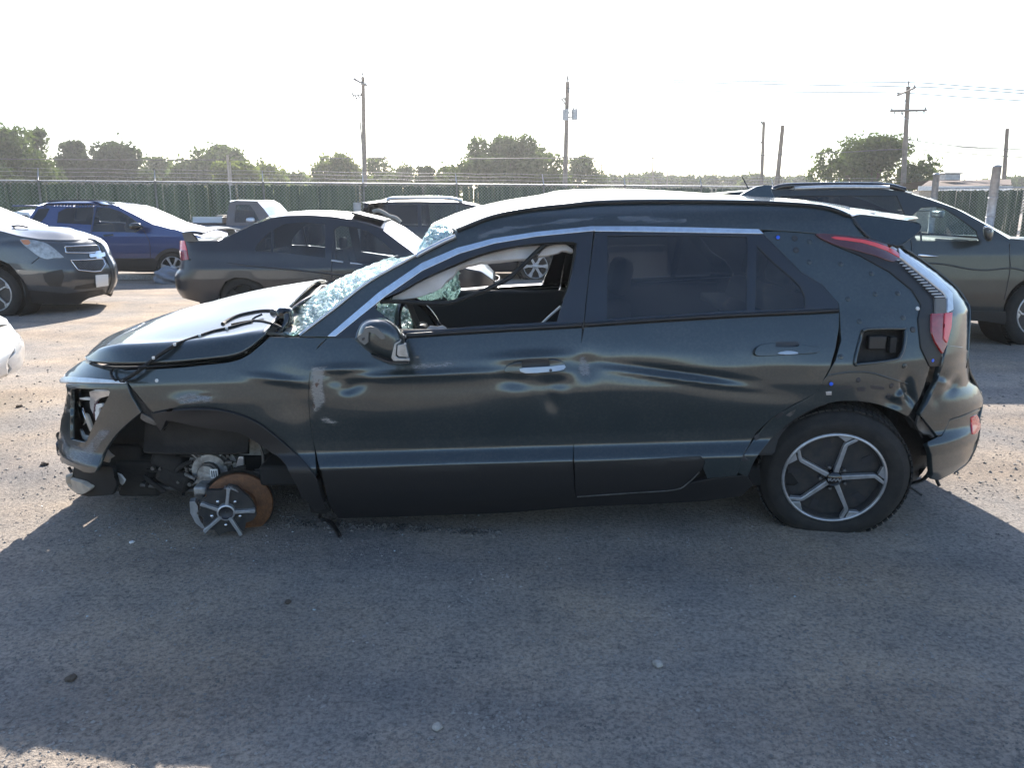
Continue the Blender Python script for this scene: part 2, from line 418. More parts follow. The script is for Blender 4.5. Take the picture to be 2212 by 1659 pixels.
def tube_vf(path, rad, sides=8, flat=1.0, caps=True):
    p = np.asarray(path, float); n = len(p); rad = np.broadcast_to(np.asarray(rad, float), (n,))
    t = np.gradient(p, axis=0); t /= np.linalg.norm(t, axis=1)[:, None] + 1e-12
    up = np.array([0, 0, 1.]) if abs(t[0, 2]) < .9 else np.array([0, 1., 0])
    V = []; prev = None
    for i in range(n):
        a = np.cross(t[i], up) if prev is None else prev - t[i] * np.dot(prev, t[i])
        a /= np.linalg.norm(a) + 1e-12; prev = a; b = np.cross(a, t[i])
        for k in range(sides):
            w = 2 * math.pi * k / sides
            V.append(p[i] + rad[i] * (a * math.cos(w) + flat * b * math.sin(w)))
    Fc = [(i * sides + k, i * sides + (k + 1) % sides, (i + 1) * sides + (k + 1) % sides, (i + 1) * sides + k) for i in range(n - 1) for k in range(sides)]
    if caps: Fc += [tuple(range(sides)), tuple(range((n - 1) * sides, n * sides))[::-1]]
    return np.array(V), Fc
def tube(name, path, rad, mat, parent, sides=8, flat=1., smooth=3):
    if smooth > 1 and len(path) > 2: path = sm(path, smooth)
    V, Fc = tube_vf(path, rad if np.isscalar(rad) else np.interp(np.linspace(0, 1, len(path)), np.linspace(0, 1, len(rad)), rad), sides, flat)
    return mesh_obj(name, V, Fc, mat, parent)
class MB:
    def __init__(s): s.V = []; s.F = []; s.n = 0
    def add(s, V, Fc):
        V = np.asarray(V, float); s.V.append(V); s.F += [tuple(i + s.n for i in f) for f in Fc]; s.n += len(V); return s
    def tube(s, path, r, sides=6): return s.add(*tube_vf(path, r, sides))
    def box(s, c, size, rot=None):
        V = np.array([(x, y, z) for x in (-.5, .5) for y in (-.5, .5) for z in (-.5, .5)]) * np.asarray(size)
        if rot is not None: V = V @ np.array(Matrix.Rotation(rot[1], 3, rot[0])).T if isinstance(rot, tuple) else V @ np.array(rot).T
        return s.add(V + np.asarray(c), [(0, 1, 3, 2), (4, 6, 7, 5), (0, 4, 5, 1), (2, 3, 7, 6), (0, 2, 6, 4), (1, 5, 7, 3)])
    def build(s, name, mat, parent=None, smooth=False, raw=False, bevel=0.):
        o = mesh_obj(name, np.concatenate(s.V), s.F, mat, parent, None, smooth, raw)
        if bevel:
            b = o.modifiers.new('bevel', 'BEVEL'); b.width = bevel; b.segments = 2; b.limit_method = 'ANGLE'
            for p in o.data.polygons: p.use_smooth = True
            try: o.data.set_sharp_from_angle(angle=R(40))
            except Exception: pass
        return o
def boxo(name, c, size, mat, parent, bevel=.01, rot=None): return MB().box(c, size, rot).build(name, mat, parent, bevel=bevel)
def lathe(prof, seg=48):
    """profile (r, h): axis along local -Y (towards the viewer when unrotated)"""
    V = []; k = len(prof)
    for i in range(seg):
        a = 2 * math.pi * i / seg
        for r_, h in prof: V.append((r_ * math.cos(a), -h, r_ * math.sin(a)))
    Fc = [(i * k + j, i * k + j + 1, ((i + 1) % seg) * k + j + 1, ((i + 1) % seg) * k + j) for i in range(seg) for j in range(k - 1)]
    return np.array(V), Fc
def extr(poly, h0, h1, ang=0., sc=1.):
    """2-d polygon (x, z) extruded along -Y from h0 to h1, turned by ang"""
    c, s = math.cos(ang), math.sin(ang); n = len(poly)
    q = [((x * c - z * s) * sc, (x * s + z * c) * sc) for x, z in poly]
    V = [(x, -h0, z) for x, z in q] + [(x, -h1, z) for x, z in q]
    Fc = [tuple(range(n)), tuple(range(n, 2 * n))[::-1]] + [(i, n + i, n + (i + 1) % n, (i + 1) % n) for i in range(n)]
    return np.array(V), Fc
def arcpts(cx, cy, r, a0, a1, n=14): return [(cx + r * math.cos(R(a0 + (a1 - a0) * i / n)), cy - r * math.sin(R(a0 + (a1 - a0) * i / n))) for i in range(n + 1)]
def cylinder(name, a, b, r, mat, parent, sides=20, r2=None):
    V, Fc = tube_vf([a, b], [r, r if r2 is None else r2], sides); return mesh_obj(name, V, Fc, mat, parent, smooth=False)

def drape(uv, objs, lift=.012, back=None):
    """points of a measured line laid onto the built surfaces"""
    from mathutils.bvhtree import BVHTree
    V = []; Fc = []
    for o in objs:
        w = org(o); k = len(V); V += [v.co + w for v in o.data.vertices]; Fc += [tuple(i + k for i in p.vertices) for p in o.data.polygons]
    T = BVHTree.FromPolygons(V, Fc); O = Vector((0, 0, CAM_H)); out = []; last = back
    for d in rays(uv):
        d = Vector(d).normalized(); h = T.ray_cast(O, d)
        dist = h[3] if h[0] is not None else last
        if dist is None: dist = 3.6
        out.append(O + d * (dist - lift)); last = dist
    return out

class Side:
    """half-width field of a car body: Y of the near side for every (x, z)"""
    def __init__(s, Yc, hw, knots, pitch=0., xref=0., left=None, right=None, lo=None, hi=None):
        s.Yc, s.hw, s.pitch, s.xref = Yc, hw, pitch, xref
        zz = np.linspace(-.6, 2.6, 1601); kz, kd = zip(*knots); d = np.interp(zz, kz, kd)
        g = np.exp(-.5 * (np.arange(-14, 15) / 4.0) ** 2); g /= g.sum()
        s.zz, s.d = zz, np.convolve(np.pad(d, 14, 'edge'), g, 'valid')
        s.left, s.right, s.dents = left, right, []
        s.lo = lo if lo is not None else Yc - hw - .4; s.hi = hi if hi is not None else Yc + .3
    def fit(s, end, uv, add=.004):
        """lengthen the rounded end so that the measured outline lies on it"""
        xs, tab, p, q = getattr(s, end); sg = 1 if end == 'right' else -1
        cand = xs + sg * np.linspace(.06, 1.6, 260); Y = np.linspace(s.Yc - s.hw - .1, s.Yc - .02, 200); out = []
        for d in rays(uv):
            t = Y / d[1]; x = d[0] * t; z = CAM_H + d[2] * t; zc = z + (s.xref - x) * s.pitch; h = s.hw - np.interp(zc, s.zz, s.d)
            k = (x[None] - xs) / (cand[:, None] - xs); mg = Y[None] - (s.Yc - h[None] * np.power(np.clip(1 - np.clip(k, 0, 1) ** p, 0, 1), q)); mg[k >= 1] = -9
            ok = mg.max(1) >= 0
            if ok.any(): i = ok.argmax(); out.append((zc[mg[i].argmax()], cand[i] + sg * add))
        out.sort(); r = []
        for zc, x in out:
            if r and zc - r[-1][0] < .012: r[-1] = (r[-1][0], (max if sg > 0 else min)(r[-1][1], x))
            else: r.append((zc, x))
        setattr(s, end, (xs, r, p, q))
    def __call__(s, x, z):
        x = np.asarray(x, float); z = np.asarray(z, float)
        zc = z + (s.xref - x) * s.pitch
        h = s.hw - np.interp(zc, s.zz, s.d); ex = 0.
        for end, sg in ((s.left, -1), (s.right, 1)):
            if end is None: continue
            xs, tab, p, q = end
            xn = np.interp(zc, [t[0] for t in tab], [t[1] for t in tab])
            k = (x - xs) / (xn - xs); kk = np.clip(k, 0, 1)
            h = h * np.power(np.clip(1 - kk ** p, 0, 1), q)
            ex = ex + np.where(k > 1, (k - 1) * 4., 0.)
        Y = s.Yc - h + ex
        for x0, z0, sx, sz, an, A in s.dents:
            dx, dz = x - x0, z - z0; c, n = math.cos(an), math.sin(an)
            Y = Y + A * np.exp(-(((dx * c + dz * n) / sx) ** 2) - (((-dx * n + dz * c) / sz) ** 2))
        return Y
class Off:
    """a Side pushed inwards by a constant (or by a function)"""
    def __init__(s, F, d): s.F, s.dd, s.Yc, s.lo, s.hi = F, d, F.Yc, F.lo, F.hi
    def __call__(s, x, z): return s.F(x, z) + (s.dd(x, z) if callable(s.dd) else s.dd)

def make_wheel(parent, c, rt, rr, width, style, yaw=0., camber=0., far=False, name='wheel', turn=0., rimmat='alloy'):
    """wheel: tyre, rim (spokes, nuts, cap); c is the centre of the outer face"""
    w = part_empty(name, parent, c, (camber, 0, yaw + (math.pi if far else 0)))
    hw = width / 2
    prof = [(rr * .93, -width + .02), (rr, -width + .005), (rt - .05, -width), (rt - .012, -width + .02), (rt, -width + .05), (rt + .001, -hw), (rt, -.05),
            (rt - .004, -.032), (rt - .014, -.014), (rt - .035, -.002), ((rt + rr) / 2 + .012, .006), (rr + .03, .004), (rr + .012, -.002), (rr + .002, -.010), (rr * .93, -.02)]
    V, Fc = lathe(prof, 64); t = mesh_obj('tyre', V, Fc, 'tyre', w, raw=True)
    tr = MB()
    for i in range(72):
        a = 2 * math.pi * i / 72
        for hh, dx in ((-.045, 0), (-.10, .04), (-.155, 0)):
            if -hh > width - .03: continue
            aa = a + dx; Rm = np.array(Matrix.Rotation(-aa, 3, 'Y'))
            V = (np.array([(x, y, z) for x in (-.004, .004) for y in (-.022, .022) for z in (-.011, .011)]) + np.array([rt + .002, -hh, 0])) @ Rm.T
            tr.add(V, [(0, 1, 3, 2), (4, 6, 7, 5), (0, 4, 5, 1), (2, 3, 7, 6), (0, 2, 6, 4), (1, 5, 7, 3)])
    o = tr.build('tread', 'tyre', w, raw=True); o['kind'] = 'stuff'
    V, Fc = lathe([(rr * .93, -width + .03), (rr * .90, -.06), (rr * .93, -.022), (rr * .955, -.012)], 64)
    mesh_obj('rim_barrel', V, Fc, 'dkalloy', w, raw=True)
    V, Fc = lathe([(rr * .955, -.016), (rr * .958, -.003), (rr * .972, .0), (rr * 1.0, -.001), (rr * 1.018, -.008)], 64); mesh_obj('rim', V, Fc, rimmat, w, raw=True)
    V, Fc = lathe([(.001, -.075), (rr * .91, -.075)], 40); mesh_obj('brake_backing', V, Fc, 'dark', w, raw=True)
    rs = rr * .955
    if style == 'five':
        spk = MB()
        for k in range(5):
            a = R(8 + 72 * k + turn)
            bar = [(.14, .052), (.80, .034), (.86, .0), (1.0, -.155), (1.0, -.235), (.955, -.20), (.80, -.045), (.14, -.052)]
            spk.add(*extr(bar, -.03, -.006, a, rs)); spk.add(*extr([(.875, .02), (.965, .20), (1.0, .2), (1.01, .05), (1.0, -.10)], -.03, -.007, a, rs))
            V, Fc = extr([(.62, .17), (.86, .30), (.80, .42), (.60, .34)], -.052, -.0415, a + .02, rs); mesh_obj('spoke_opening', V, Fc, 'ink', w, raw=True, smooth=False)
        spk.build('spokes', 'alloy', w, raw=True, bevel=.002); V, Fc = lathe([(.001, -.034), (rs * .3, -.036), (rs * .7, -.044), (rs * .955, -.046)], 48); mesh_obj('spoke_backing', V, Fc, 'dkalloy', w, raw=True)
        V, Fc = lathe([(.001, .006), (rs * .15, .004), (rs * .165, -.012), (rs * .17, -.05)], 32); mesh_obj('hub_cap', V, Fc, 'gblk', w, raw=True)
    else:
        k_, wd = {'seven': (7, .085), 'ten': (10, .05), 'steel': (5, .16), 'six': (6, .12)}[style]
        spk = MB()
        for k in range(k_):
            a = 2 * math.pi * k / k_ + R(turn)
            spk.add(*extr([(.15, wd), (.6, wd * .8), (1.0, wd * 1.6), (1.0, -wd * 1.6), (.6, -wd * .8), (.15, -wd)], -.04, -.008, a, rs))
        spk.build('spokes', rimmat, w, raw=True, bevel=.003)
        V, Fc = lathe([(.001, .0), (rs * .2, -.002), (rs * .26, -.012), (rs * .28, -.05)], 32); mesh_obj('hub_cap', V, Fc, rimmat, w, raw=True)
    for k in range(5):
        a = R(44 + 72 * k + turn); rn = rs * .265
        V, Fc = lathe([(.001, .006), (.008, .005), (.0095, 0), (.0095, -.03)], 8); V = V + np.array([rn * math.cos(a), .012, rn * math.sin(a)])
        mesh_obj('lug_nut', V, Fc, 'steel', w, raw=True)
    return w
# ------------------------------------------------------------------ the ground
def ground_mat():
    mt, nt, out = nodes('dusty packed gravel'); L = nt.links.new
    tc = N(nt, 'TexCoord'); p = N(nt, 'BsdfPrincipled', Roughness=.95)
    p.inputs['Specular IOR Level'].default_value = .15
    def noise(sc, det=6, ro=.6):
        n = N(nt, 'TexNoise', Scale=sc, Detail=det, Roughness=ro); L(tc.outputs['Object'], n.inputs['Vector']); return n
    a, b, c, d = noise(.35, 5), noise(2.2, 8, .65), noise(62., 5, .7), noise(190., 3)
    vo = N(nt, 'TexVoronoi', Scale=55.); L(tc.outputs['Object'], vo.inputs['Vector'])
    def ramp(n, p0, c0, p1, c1):
        r = N(nt, 'ValToRGB'); r.color_ramp.elements[0].position = p0; r.color_ramp.elements[1].position = p1
        r.color_ramp.elements[0].color = (*c0, 1); r.color_ramp.elements[1].color = (*c1, 1); L(n.outputs[0], r.inputs[0]); return r
    base = ramp(b, .28, (.31, .272, .228), .74, (.45, .40, .345))
    big = ramp(a, .35, (.72, .73, .76), .65, (1.10, 1.05, 1.0))
    m1 = N(nt, 'Mix', data_type='RGBA'); m1.blend_type = 'MULTIPLY'; m1.inputs[0].default_value = 1
    L(base.outputs[0], m1.inputs[6]); L(big.outputs[0], m1.inputs[7])
    sp = ramp(c, .36, (.55, .55, .57), .56, (1.06, 1.05, 1.04))
    m2 = N(nt, 'Mix', data_type='RGBA'); m2.blend_type = 'MULTIPLY'; m2.inputs[0].default_value = 1
    L(m1.outputs[2], m2.inputs[6]); L(sp.outputs[0], m2.inputs[7])
    pb = ramp(vo, .0, (1.25, 1.22, 1.2), .35, (1., 1., 1.))
    m3 = N(nt, 'Mix', data_type='RGBA'); m3.blend_type = 'MULTIPLY'; m3.inputs[0].default_value = .6
    L(m2.outputs[2], m3.inputs[6]); L(pb.outputs[0], m3.inputs[7])
    e = noise(1.1, 4); hue = ramp(e, .38, (.90, .97, 1.06), .62, (1.07, 1.0, .90))
    m5 = N(nt, 'Mix', data_type='RGBA'); m5.blend_type = 'MULTIPLY'; m5.inputs[0].default_value = .8; L(m3.outputs[2], m5.inputs[6]); L(hue.outputs[0], m5.inputs[7]); m3 = m5
    f = noise(17., 7, .78); stn = ramp(f, .34, (.58, .58, .60), .50, (1.04, 1.03, 1.02))
    m6 = N(nt, 'Mix', data_type='RGBA'); m6.blend_type = 'MULTIPLY'; m6.inputs[0].default_value = .8; L(m3.outputs[2], m6.inputs[6]); L(stn.outputs[0], m6.inputs[7]); m3 = m6
    wv = N(nt, 'TexWave', Scale=.32, Distortion=6., Detail=4); wv.bands_direction = 'Y'; L(tc.outputs['Object'], wv.inputs['Vector'])
    st = ramp(wv, .0, (.80, .80, .82), .35, (1., 1., 1.))
    m4 = N(nt, 'Mix', data_type='RGBA'); m4.blend_type = 'MULTIPLY'; m4.inputs[0].default_value = .7
    L(m3.outputs[2], m4.inputs[6]); L(st.outputs[0], m4.inputs[7])
    L(m4.outputs[2], p.inputs['Base Color'])
    ad = N(nt, 'Math', operation='MULTIPLY_ADD'); ad.inputs[1].default_value = .5; L(d.outputs[0], ad.inputs[0]); L(c.outputs[0], ad.inputs[2])
    ad2 = N(nt, 'Math', operation='MULTIPLY_ADD'); ad2.inputs[1].default_value = 1.2; L(b.outputs[0], ad2.inputs[0]); L(ad.outputs[0], ad2.inputs[2])
    bp = N(nt, 'Bump', Strength=.8, Distance=.014); L(ad2.outputs[0], bp.inputs['Height']); L(bp.outputs[0], p.inputs['Normal'])
    L(p.outputs[0], out.inputs[0]); return mt
GM = ground_mat()
g = mesh_obj('ground', [(-420, -120, 0), (420, -120, 0), (420, 520, 0), (-420, 520, 0)], [(0, 1, 2, 3)], GM, None, smooth=False)
structure(g)

# loose grit: uncountable
def gritmesh(n, region, smin, smax):
    V = []; Fc = []; oct_ = np.array([(1, 0, 0), (-1, 0, 0), (0, 1, 0), (0, -1, 0), (0, 0, 1), (0, 0, -.6)])
    f = [(0, 2, 4), (2, 1, 4), (1, 3, 4), (3, 0, 4), (2, 0, 5), (1, 2, 5), (3, 1, 5), (0, 3, 5)]
    for i in range(n):
        u, v = region(i); p = on_ground(u, v)
        s = smin + (smax - smin) * RNG.random() ** 4
        q = oct_ * (s * RNG.uniform(.6, 1.3, 3) * np.array([1, 1, .6])) + RNG.normal(0, s * .15, (6, 3))
        a = RNG.random() * 6.28; c, sn = math.cos(a), math.sin(a)
        q = np.stack([q[:, 0] * c - q[:, 1] * sn, q[:, 0] * sn + q[:, 1] * c, q[:, 2]], 1) + np.array([p.x, p.y, s * .12])
        V.append(q); Fc += [tuple(k + 6 * i for k in t) for t in f]
    return np.concatenate(V), Fc
V, Fc = gritmesh(24000, lambda i: (RNG.uniform(-150, 2350), 1080 + 600 * RNG.random() ** .9), .0014, .0075)
o = mesh_obj('gravel', V, Fc, pbr('grit', (.30, .275, .25), .95, noise=.6, nscale=3, col2=(.10, .095, .09)), None, smooth=False)
o['kind'] = 'stuff'; o['label'] = 'loose grit scattered over the shaded ground'; o['category'] = 'gravel'
V, Fc = gritmesh(7000, lambda i: (RNG.uniform(-150, 2350), 640 + 440 * RNG.random() ** .7), .004, .014)
o = mesh_obj('gravel', V, Fc, pbr('far grit', (.26, .24, .215), .95, noise=.6, nscale=3, col2=(.09, .085, .08)), None, smooth=False)
o['kind'] = 'stuff'; o['label'] = 'loose grit over the sunlit lot behind the wreck'; o['category'] = 'gravel'
# the few stones and scraps that stand out singly
def stone(u, v, s, label, mat='stone', flat=.6, cat='stone', name='stone'):
    p = on_ground(u, v); bm = bmesh.new(); bmesh.ops.create_icosphere(bm, subdivisions=2, radius=1)
    for w in bm.verts:
        w.co *= 1 + random.uniform(-.22, .22); w.co.x *= s * 1.2; w.co.y *= s; w.co.z *= s * flat
    me = bpy.data.meshes.new(name); bm.to_mesh(me); bm.free(); me.materials.append(M[mat])
    o = bpy.data.objects.new(name, me); COL.objects.link(o); o.location = p + Vector((0, 0, s * flat * .55)); o.rotation_euler = (0, 0, random.random() * 6)
    tag(o, label, cat, 'stones lying on the lot')
stone(1421, 1438, .017, 'pale flat stone alone on the shaded ground below the rear door')
stone(945, 1574, .014, 'small upright grey chip near the bottom edge of the photo')
stone(153, 1469, .016, 'dark lump of earth in the shaded lower left', 'bark')
stone(285, 1173, .011, 'whitish chip in the shade just left of the broken front wheel', 'white')
stone(722, 1127, .014, 'dark clod beside the loose strap under the front door', 'bark')
stone(622, 1303, .012, 'brown clod on the shaded ground below the broken front wheel', 'bark')
stone(1135, 1093, .012, 'pale pebble on the ground under the middle of the front door')
stone(42, 879, .02, 'brown clod on sunlit ground at the far left edge', 'bark')
stone(96, 1005, .02, 'small brown clod left of the torn front bumper', 'bark')
stone(2070, 1001, .016, 'dark clod on sunlit ground beyond the rear bumper', 'bark')

# ------------------------------------------------------------------ slatted chain-link fence
M['slat'] = leafm('green privacy slats', (.05, .085, .06), (.11, .15, .115), .45)
def fence(name, label, P0, P1, H, first, spacing, seed, arms=True, post_r=.03):
    rg = np.random.default_rng(seed); P0 = np.array(P0); P1 = np.array(P1); d = P1 - P0; Ln = np.linalg.norm(d); d = d / Ln; nrm = np.array([d[1], -d[0]])
    root = thing(name, label, 'fence', (P0[0], P0[1], 0))
    def pt(s, z, o=0.): return np.array([P0[0] + d[0] * s + nrm[0] * o, P0[1] + d[1] * s + nrm[1] * o, z])
    s = first; k = 0; ps = []
    while s <= Ln + .01:
        V, Fc = tube_vf([pt(s, 0, .05), pt(s, H + .02, .05)], post_r, 10); mesh_obj('post', V, Fc, 'galv', root); ps.append(s)
        if arms:
            V, Fc = tube_vf([pt(s, H, .05), pt(s, H + .36, -.12)], .016, 6); mesh_obj('barbed_arm', V, Fc, 'galv', root)
        s += spacing
    V, Fc = tube_vf([pt(0, H, .02), pt(Ln, H, .02)], .021, 8); mesh_obj('top_rail', V, Fc, 'galv', root)
    if arms:
        for i, q in enumerate((.13, .25, .35)):
            V, Fc = tube_vf([pt(t, H + q + .012 * math.sin(t * 3), .05 - q * .48) for t in np.arange(0, Ln, .5)], .0035, 4); mesh_obj('barbed_wire', V, Fc, 'galv', root)
    sb = MB(); t = .03
    while t < Ln:
        if rg.random() > .02:
            w = .076 + rg.normal(0, .004); tl = rg.normal(0, .012); top = H - .06 - abs(rg.normal(0, .03)); bot = .05
            a, b = pt(t + tl, top), pt(t - tl, bot); x = np.array([d[0], d[1], 0]) * w / 2; th = np.array([nrm[0], nrm[1], 0]) * .004; jj = np.array([nrm[0], nrm[1], 0]) * rg.normal(0, .008)
            V = np.array([b - x - th, b + x - th, a + x - th + jj, a - x - th - jj, b - x + th, b + x + th, a + x + th + jj, a - x + th - jj])
            sb.add(V, [(0, 1, 2, 3), (5, 4, 7, 6), (0, 4, 5, 1), (3, 2, 6, 7), (1, 5, 6, 2), (4, 0, 3, 7)])
        t += .079
    o = sb.build('privacy_slats', 'slat', root); o['kind'] = 'stuff'
    wb = MB()
    for sg in (1, -1):
        t = -H
        while t < Ln + H:
            a0, a1 = (t, .05), (t + sg * (H - .05), H)
            def clip(a, b):
                (s0, z0), (s1, z1) = a, b
                for lim in (0, Ln):
                    lo_ = lim == 0
                    if (s0 < lim) == lo_ and (s1 < lim) == lo_ and s0 != lim and s1 != lim and ((s0 < 0 and s1 < 0) or (s0 > Ln and s1 > Ln)): return None
                f0, f1 = 0., 1.
                ds = s1 - s0
                for lim, sgn in ((0, 1), (Ln, -1)):
                    q0, q1 = sgn * (s0 - lim), sgn * (s1 - lim)
                    if q0 < 0 and q1 < 0: return None
                    if q0 < 0: f0 = max(f0, -q0 / (q1 - q0))
                    if q1 < 0: f1 = min(f1, q0 / (q0 - q1))
                return ((s0 + ds * f0, z0 + (z1 - z0) * f0), (s0 + ds * f1, z0 + (z1 - z0) * f1)) if f1 > f0 else None
            c = clip(a0, a1)
            if c: wb.tube([pt(c[0][0], c[0][1], .014), pt(c[1][0], c[1][1], .014)], .0042, 3)
            t += .105
    o = wb.build('chain_link', 'galv', root); o['kind'] = 'stuff'
    return root
def fpt(u, Y): q = at(u, 400, Y); return (q.x, q.y)
A1 = np.array(fpt(-140, 21.9)); B0 = np.array((15.6, 31.7)); A0 = A1 - (B0 - A1) / np.linalg.norm(B0 - A1) * 9; dd = (B0 - A0) / np.linalg.norm(B0 - A0)
# first post so that one stands at u = 338
q = np.array([at(338, 420, 1).x, 1.0]); den = q[0] * dd[1] - q[1] * dd[0]; s338 = (A0[1] * q[0] - A0[0] * q[1]) / (-den)
fence('privacy_fence', 'long green slatted chain-link fence with barbed wire behind the parked cars', A0, B0, 2.13, s338 % 3.05, 3.05, 3)
fence('privacy_fence', 'green slatted chain-link fence at the right between and beyond two thick posts', fpt(2018, 28.4), fpt(2900, 20.6), 2.03, 6.2, 3.05, 5, arms=False)
def gatepost(u0, v0, u1, Y, r, label):
    a = at(u1, 480, Y); a.z = 0; b = at(u0, v0, Y); root = thing('gate_post', label, 'post', a, 'thick gate posts')
    V, Fc = tube_vf([a, b], r, 18); mesh_obj('shaft', V, Fc, 'galv', root)
    V, Fc = lathe([(.001, .05), (r * .6, .045), (r * 1.06, .01), (r * 1.06, -.02)], 18); V = V @ np.array(Matrix.Rotation(-R(90), 3, 'X')).T + np.array(b); mesh_obj('cap', V, Fc, 'galv', root)
    for z in (.5, 1.1, 1.7):
        c = a.lerp(b, z / b.z); V, Fc = tube_vf([c - Vector((0, 0, .02)), c + Vector((0, 0, .02))], r * 1.12, 18); mesh_obj('band', V, Fc, 'galv', root)
gatepost(2023, 376, 2014, 28.2, .11, 'thick galvanised post left of the two, above the dark roof')
gatepost(2154, 359, 2138, 25.0, .13, 'tall thick galvanised post with bands at the far right')
pp = at(771, 437, 23.4)
cylinder('short_post', (pp.x, pp.y, 0), tuple(pp), .11, 'galv', None); tag(bpy.context.scene.objects['short_post'], 'short thick grey post in front of fence, left of the black wagon', 'post')

# ------------------------------------------------------------------ trees
M['lf1'] = leafm('leaves mid', (.045, .07, .03), (.095, .125, .05), .4)
M['lf2'] = leafm('leaves dark', (.032, .052, .03), (.06, .082, .042), .35)
M['lf3'] = leafm('leaves light', (.07, .10, .035), (.14, .165, .06), .45)
def tree(label, u0, u1, vtop, Y, mat='lf1', dens=1., seed=0, leaf=.30, low=.04, lumps=None, sparse=0., ell=.5):
    rg = np.random.default_rng(seed + 100)
    c = at((u0 + u1) / 2, 400, Y); W = 1.38 * abs(at(u1, 400, Y).x - at(u0, 400, Y).x) / 2; H = at((u0 + u1) / 2, vtop, Y).z
    root = thing('tree', label, 'tree', (c.x, Y, 0), 'trees beyond the fence')
    nl = lumps or int(20 + W * 5); cen = []
    rb = min(W, H * .5)
    for i in range(nl):
        zz = rg.random() ** .85; wz = math.sqrt(max(.05, 1 - zz ** 5)); a_ = rg.random() * 6.283; q_ = math.sqrt(rg.random())
        r_ = rg.uniform(.24, .42) * rb
        cen.append((math.cos(a_) * q_ * max(0, W * wz - r_ * .8), math.sin(a_) * q_ * W * .6 * wz, max(r_ * .5, H * low + zz * (H * (1 - low) - r_ * .9)), r_))
    for x_ in (-.34, .02, .3): cen.append((x_ * W + rg.normal(0, .05) * W, 0, H - rg.uniform(.22, .34) * rb, .26 * rb))
    for x_ in (-.75, .75): cen.append((x_ * W, 0, H * rg.uniform(.35, .55), .26 * rb)); cen.append((x_ * W, 0, H * rg.uniform(.1, .3), .26 * rb))
    n = int(dens * (4000 + 900 * W * H / 4)); V = []; Fc = []; k = 0
    cc = np.array(cen); wts = cc[:, 3] ** 2; wts /= wts.sum()
    idx = rg.choice(len(cc), n, p=wts)
    dirs = rg.normal(0, 1, (n, 3)); dirs /= np.linalg.norm(dirs, axis=1)[:, None]
    rad = rg.uniform(.35, 1.06, n) ** (.6) * (1 + .30 * np.abs(rg.normal(0, 1, n)) * (rg.random(n) < .35))
    pos = cc[idx, :3] + dirs * (cc[idx, 3] * rad)[:, None] * np.array([1, 1, .85])
    if sparse: pos = pos[rg.random(n) > sparse]
    n = len(pos); sz = .72 * leaf * rg.uniform(.5, 1.3, n)
    a = rg.normal(0, 1, (n, 3)); a /= np.linalg.norm(a, axis=1)[:, None]; b = np.cross(a, rg.normal(0, 1, (n, 3))); b /= np.linalg.norm(b, axis=1)[:, None]
    base = np.array([c.x, Y, 0])
    a *= sz[:, None]; b *= (sz * .6)[:, None]; ctr = pos + base
    V = np.stack([ctr - a, ctr + b, ctr + a, ctr - b * .8], 1).reshape(-1, 3)
    Fc = np.arange(4 * n).reshape(-1, 4).tolist()
    mesh_obj('crown', V, Fc, mat, root, smooth=False)
    mb = MB(); tr = .028 * H + .05
    mb.tube([base, base + (rg.normal(0, .1), 0, H * .3), base + (rg.normal(0, .2), 0, H * .62)], [tr, tr * .75, tr * .3], 8)
    for q in cen[:min(len(cen), 12)]:
        z0 = H * rg.uniform(.2, .45); e = base + np.array(q[:3]); s0 = base + np.array([0, 0, z0])
        mb.tube([s0, s0 * .5 + e * .5 + np.array([0, 0, -.05 * H]), e], [tr * .4, tr * .25, tr * .08], 5)
    mb.build('trunk', 'bark', root, smooth=True)
    return root
T_ = [('big leafy tree at the far left edge of the photo', -70, 100, 271, 66, 'lf1', 1.3, .30, 0),
      ('airy feathery tree just right of the far left tree', 60, 128, 274, 70, 'lf1', .55, .24, .35),
      ('dark ragged tree with uneven pointed crown, third from the left', 136, 200, 303, 78, 'lf2', 1.2, .30, 0),
      ('dark broad round tree behind the blue car', 190, 322, 303, 80, 'lf2', 1.5, .32, 0),
      ('pale gappy tree right of the dark round tree', 305, 380, 334, 92, 'lf1', .8, .30, .1),
      ('tall round tree behind the pale light pole', 385, 572, 311, 88, 'lf1', 1.3, .34, .05),
      ('low yellow-green tree in front of the tall round tree', 448, 570, 345, 74, 'lf3', 1.5, .28, 0),
      ('small yellow-green tree fading towards the gap', 540, 625, 352, 84, 'lf3', 1., .28, .1),
      ('low ragged tree at the edge of the open gap', 600, 668, 366, 92, 'lf1', .9, .28, .15),
      ('round bright tree directly left of the leaning power pole', 668, 790, 329, 80, 'lf3', 1.5, .28, 0),
      ('thin airy tree directly right of the leaning power pole', 775, 860, 334, 84, 'lf1', .6, .26, .3),
      ('small airy tree right of the thin airy one', 845, 905, 352, 86, 'lf1', .7, .26, .2),
      ('small dark rounded tree above the black wagon', 890, 952, 356, 76, 'lf2', 1.2, .24, 0),
      ('low pale shrub tree left of the big central tree', 930, 990, 375, 86, 'lf3', 1., .26, .1),
      ('biggest round tree in the middle behind the fence', 972, 1196, 291, 72, 'lf1', 2.0, .30, 0),
      ('airy tree behind the transformer pole', 1210, 1300, 333, 84, 'lf1', .75, .28, .2)]
for i, (lb, u0, u1, vt, Y, mt_, de, lf, sp) in enumerate(T_): tree(lb, u0, u1, vt, Y, mt_, de, i, lf, sparse=sp)
tree('big dark willow-like tree behind the crossarm pole at right', 1768, 2008, 288, 58, 'lf1', 1.5, 40, .22, low=.14, lumps=34, sparse=.05)
tree('small leafy tip of a tree behind the central tree', 1170, 1225, 378, 78, 'lf3', 1., 41, .26)
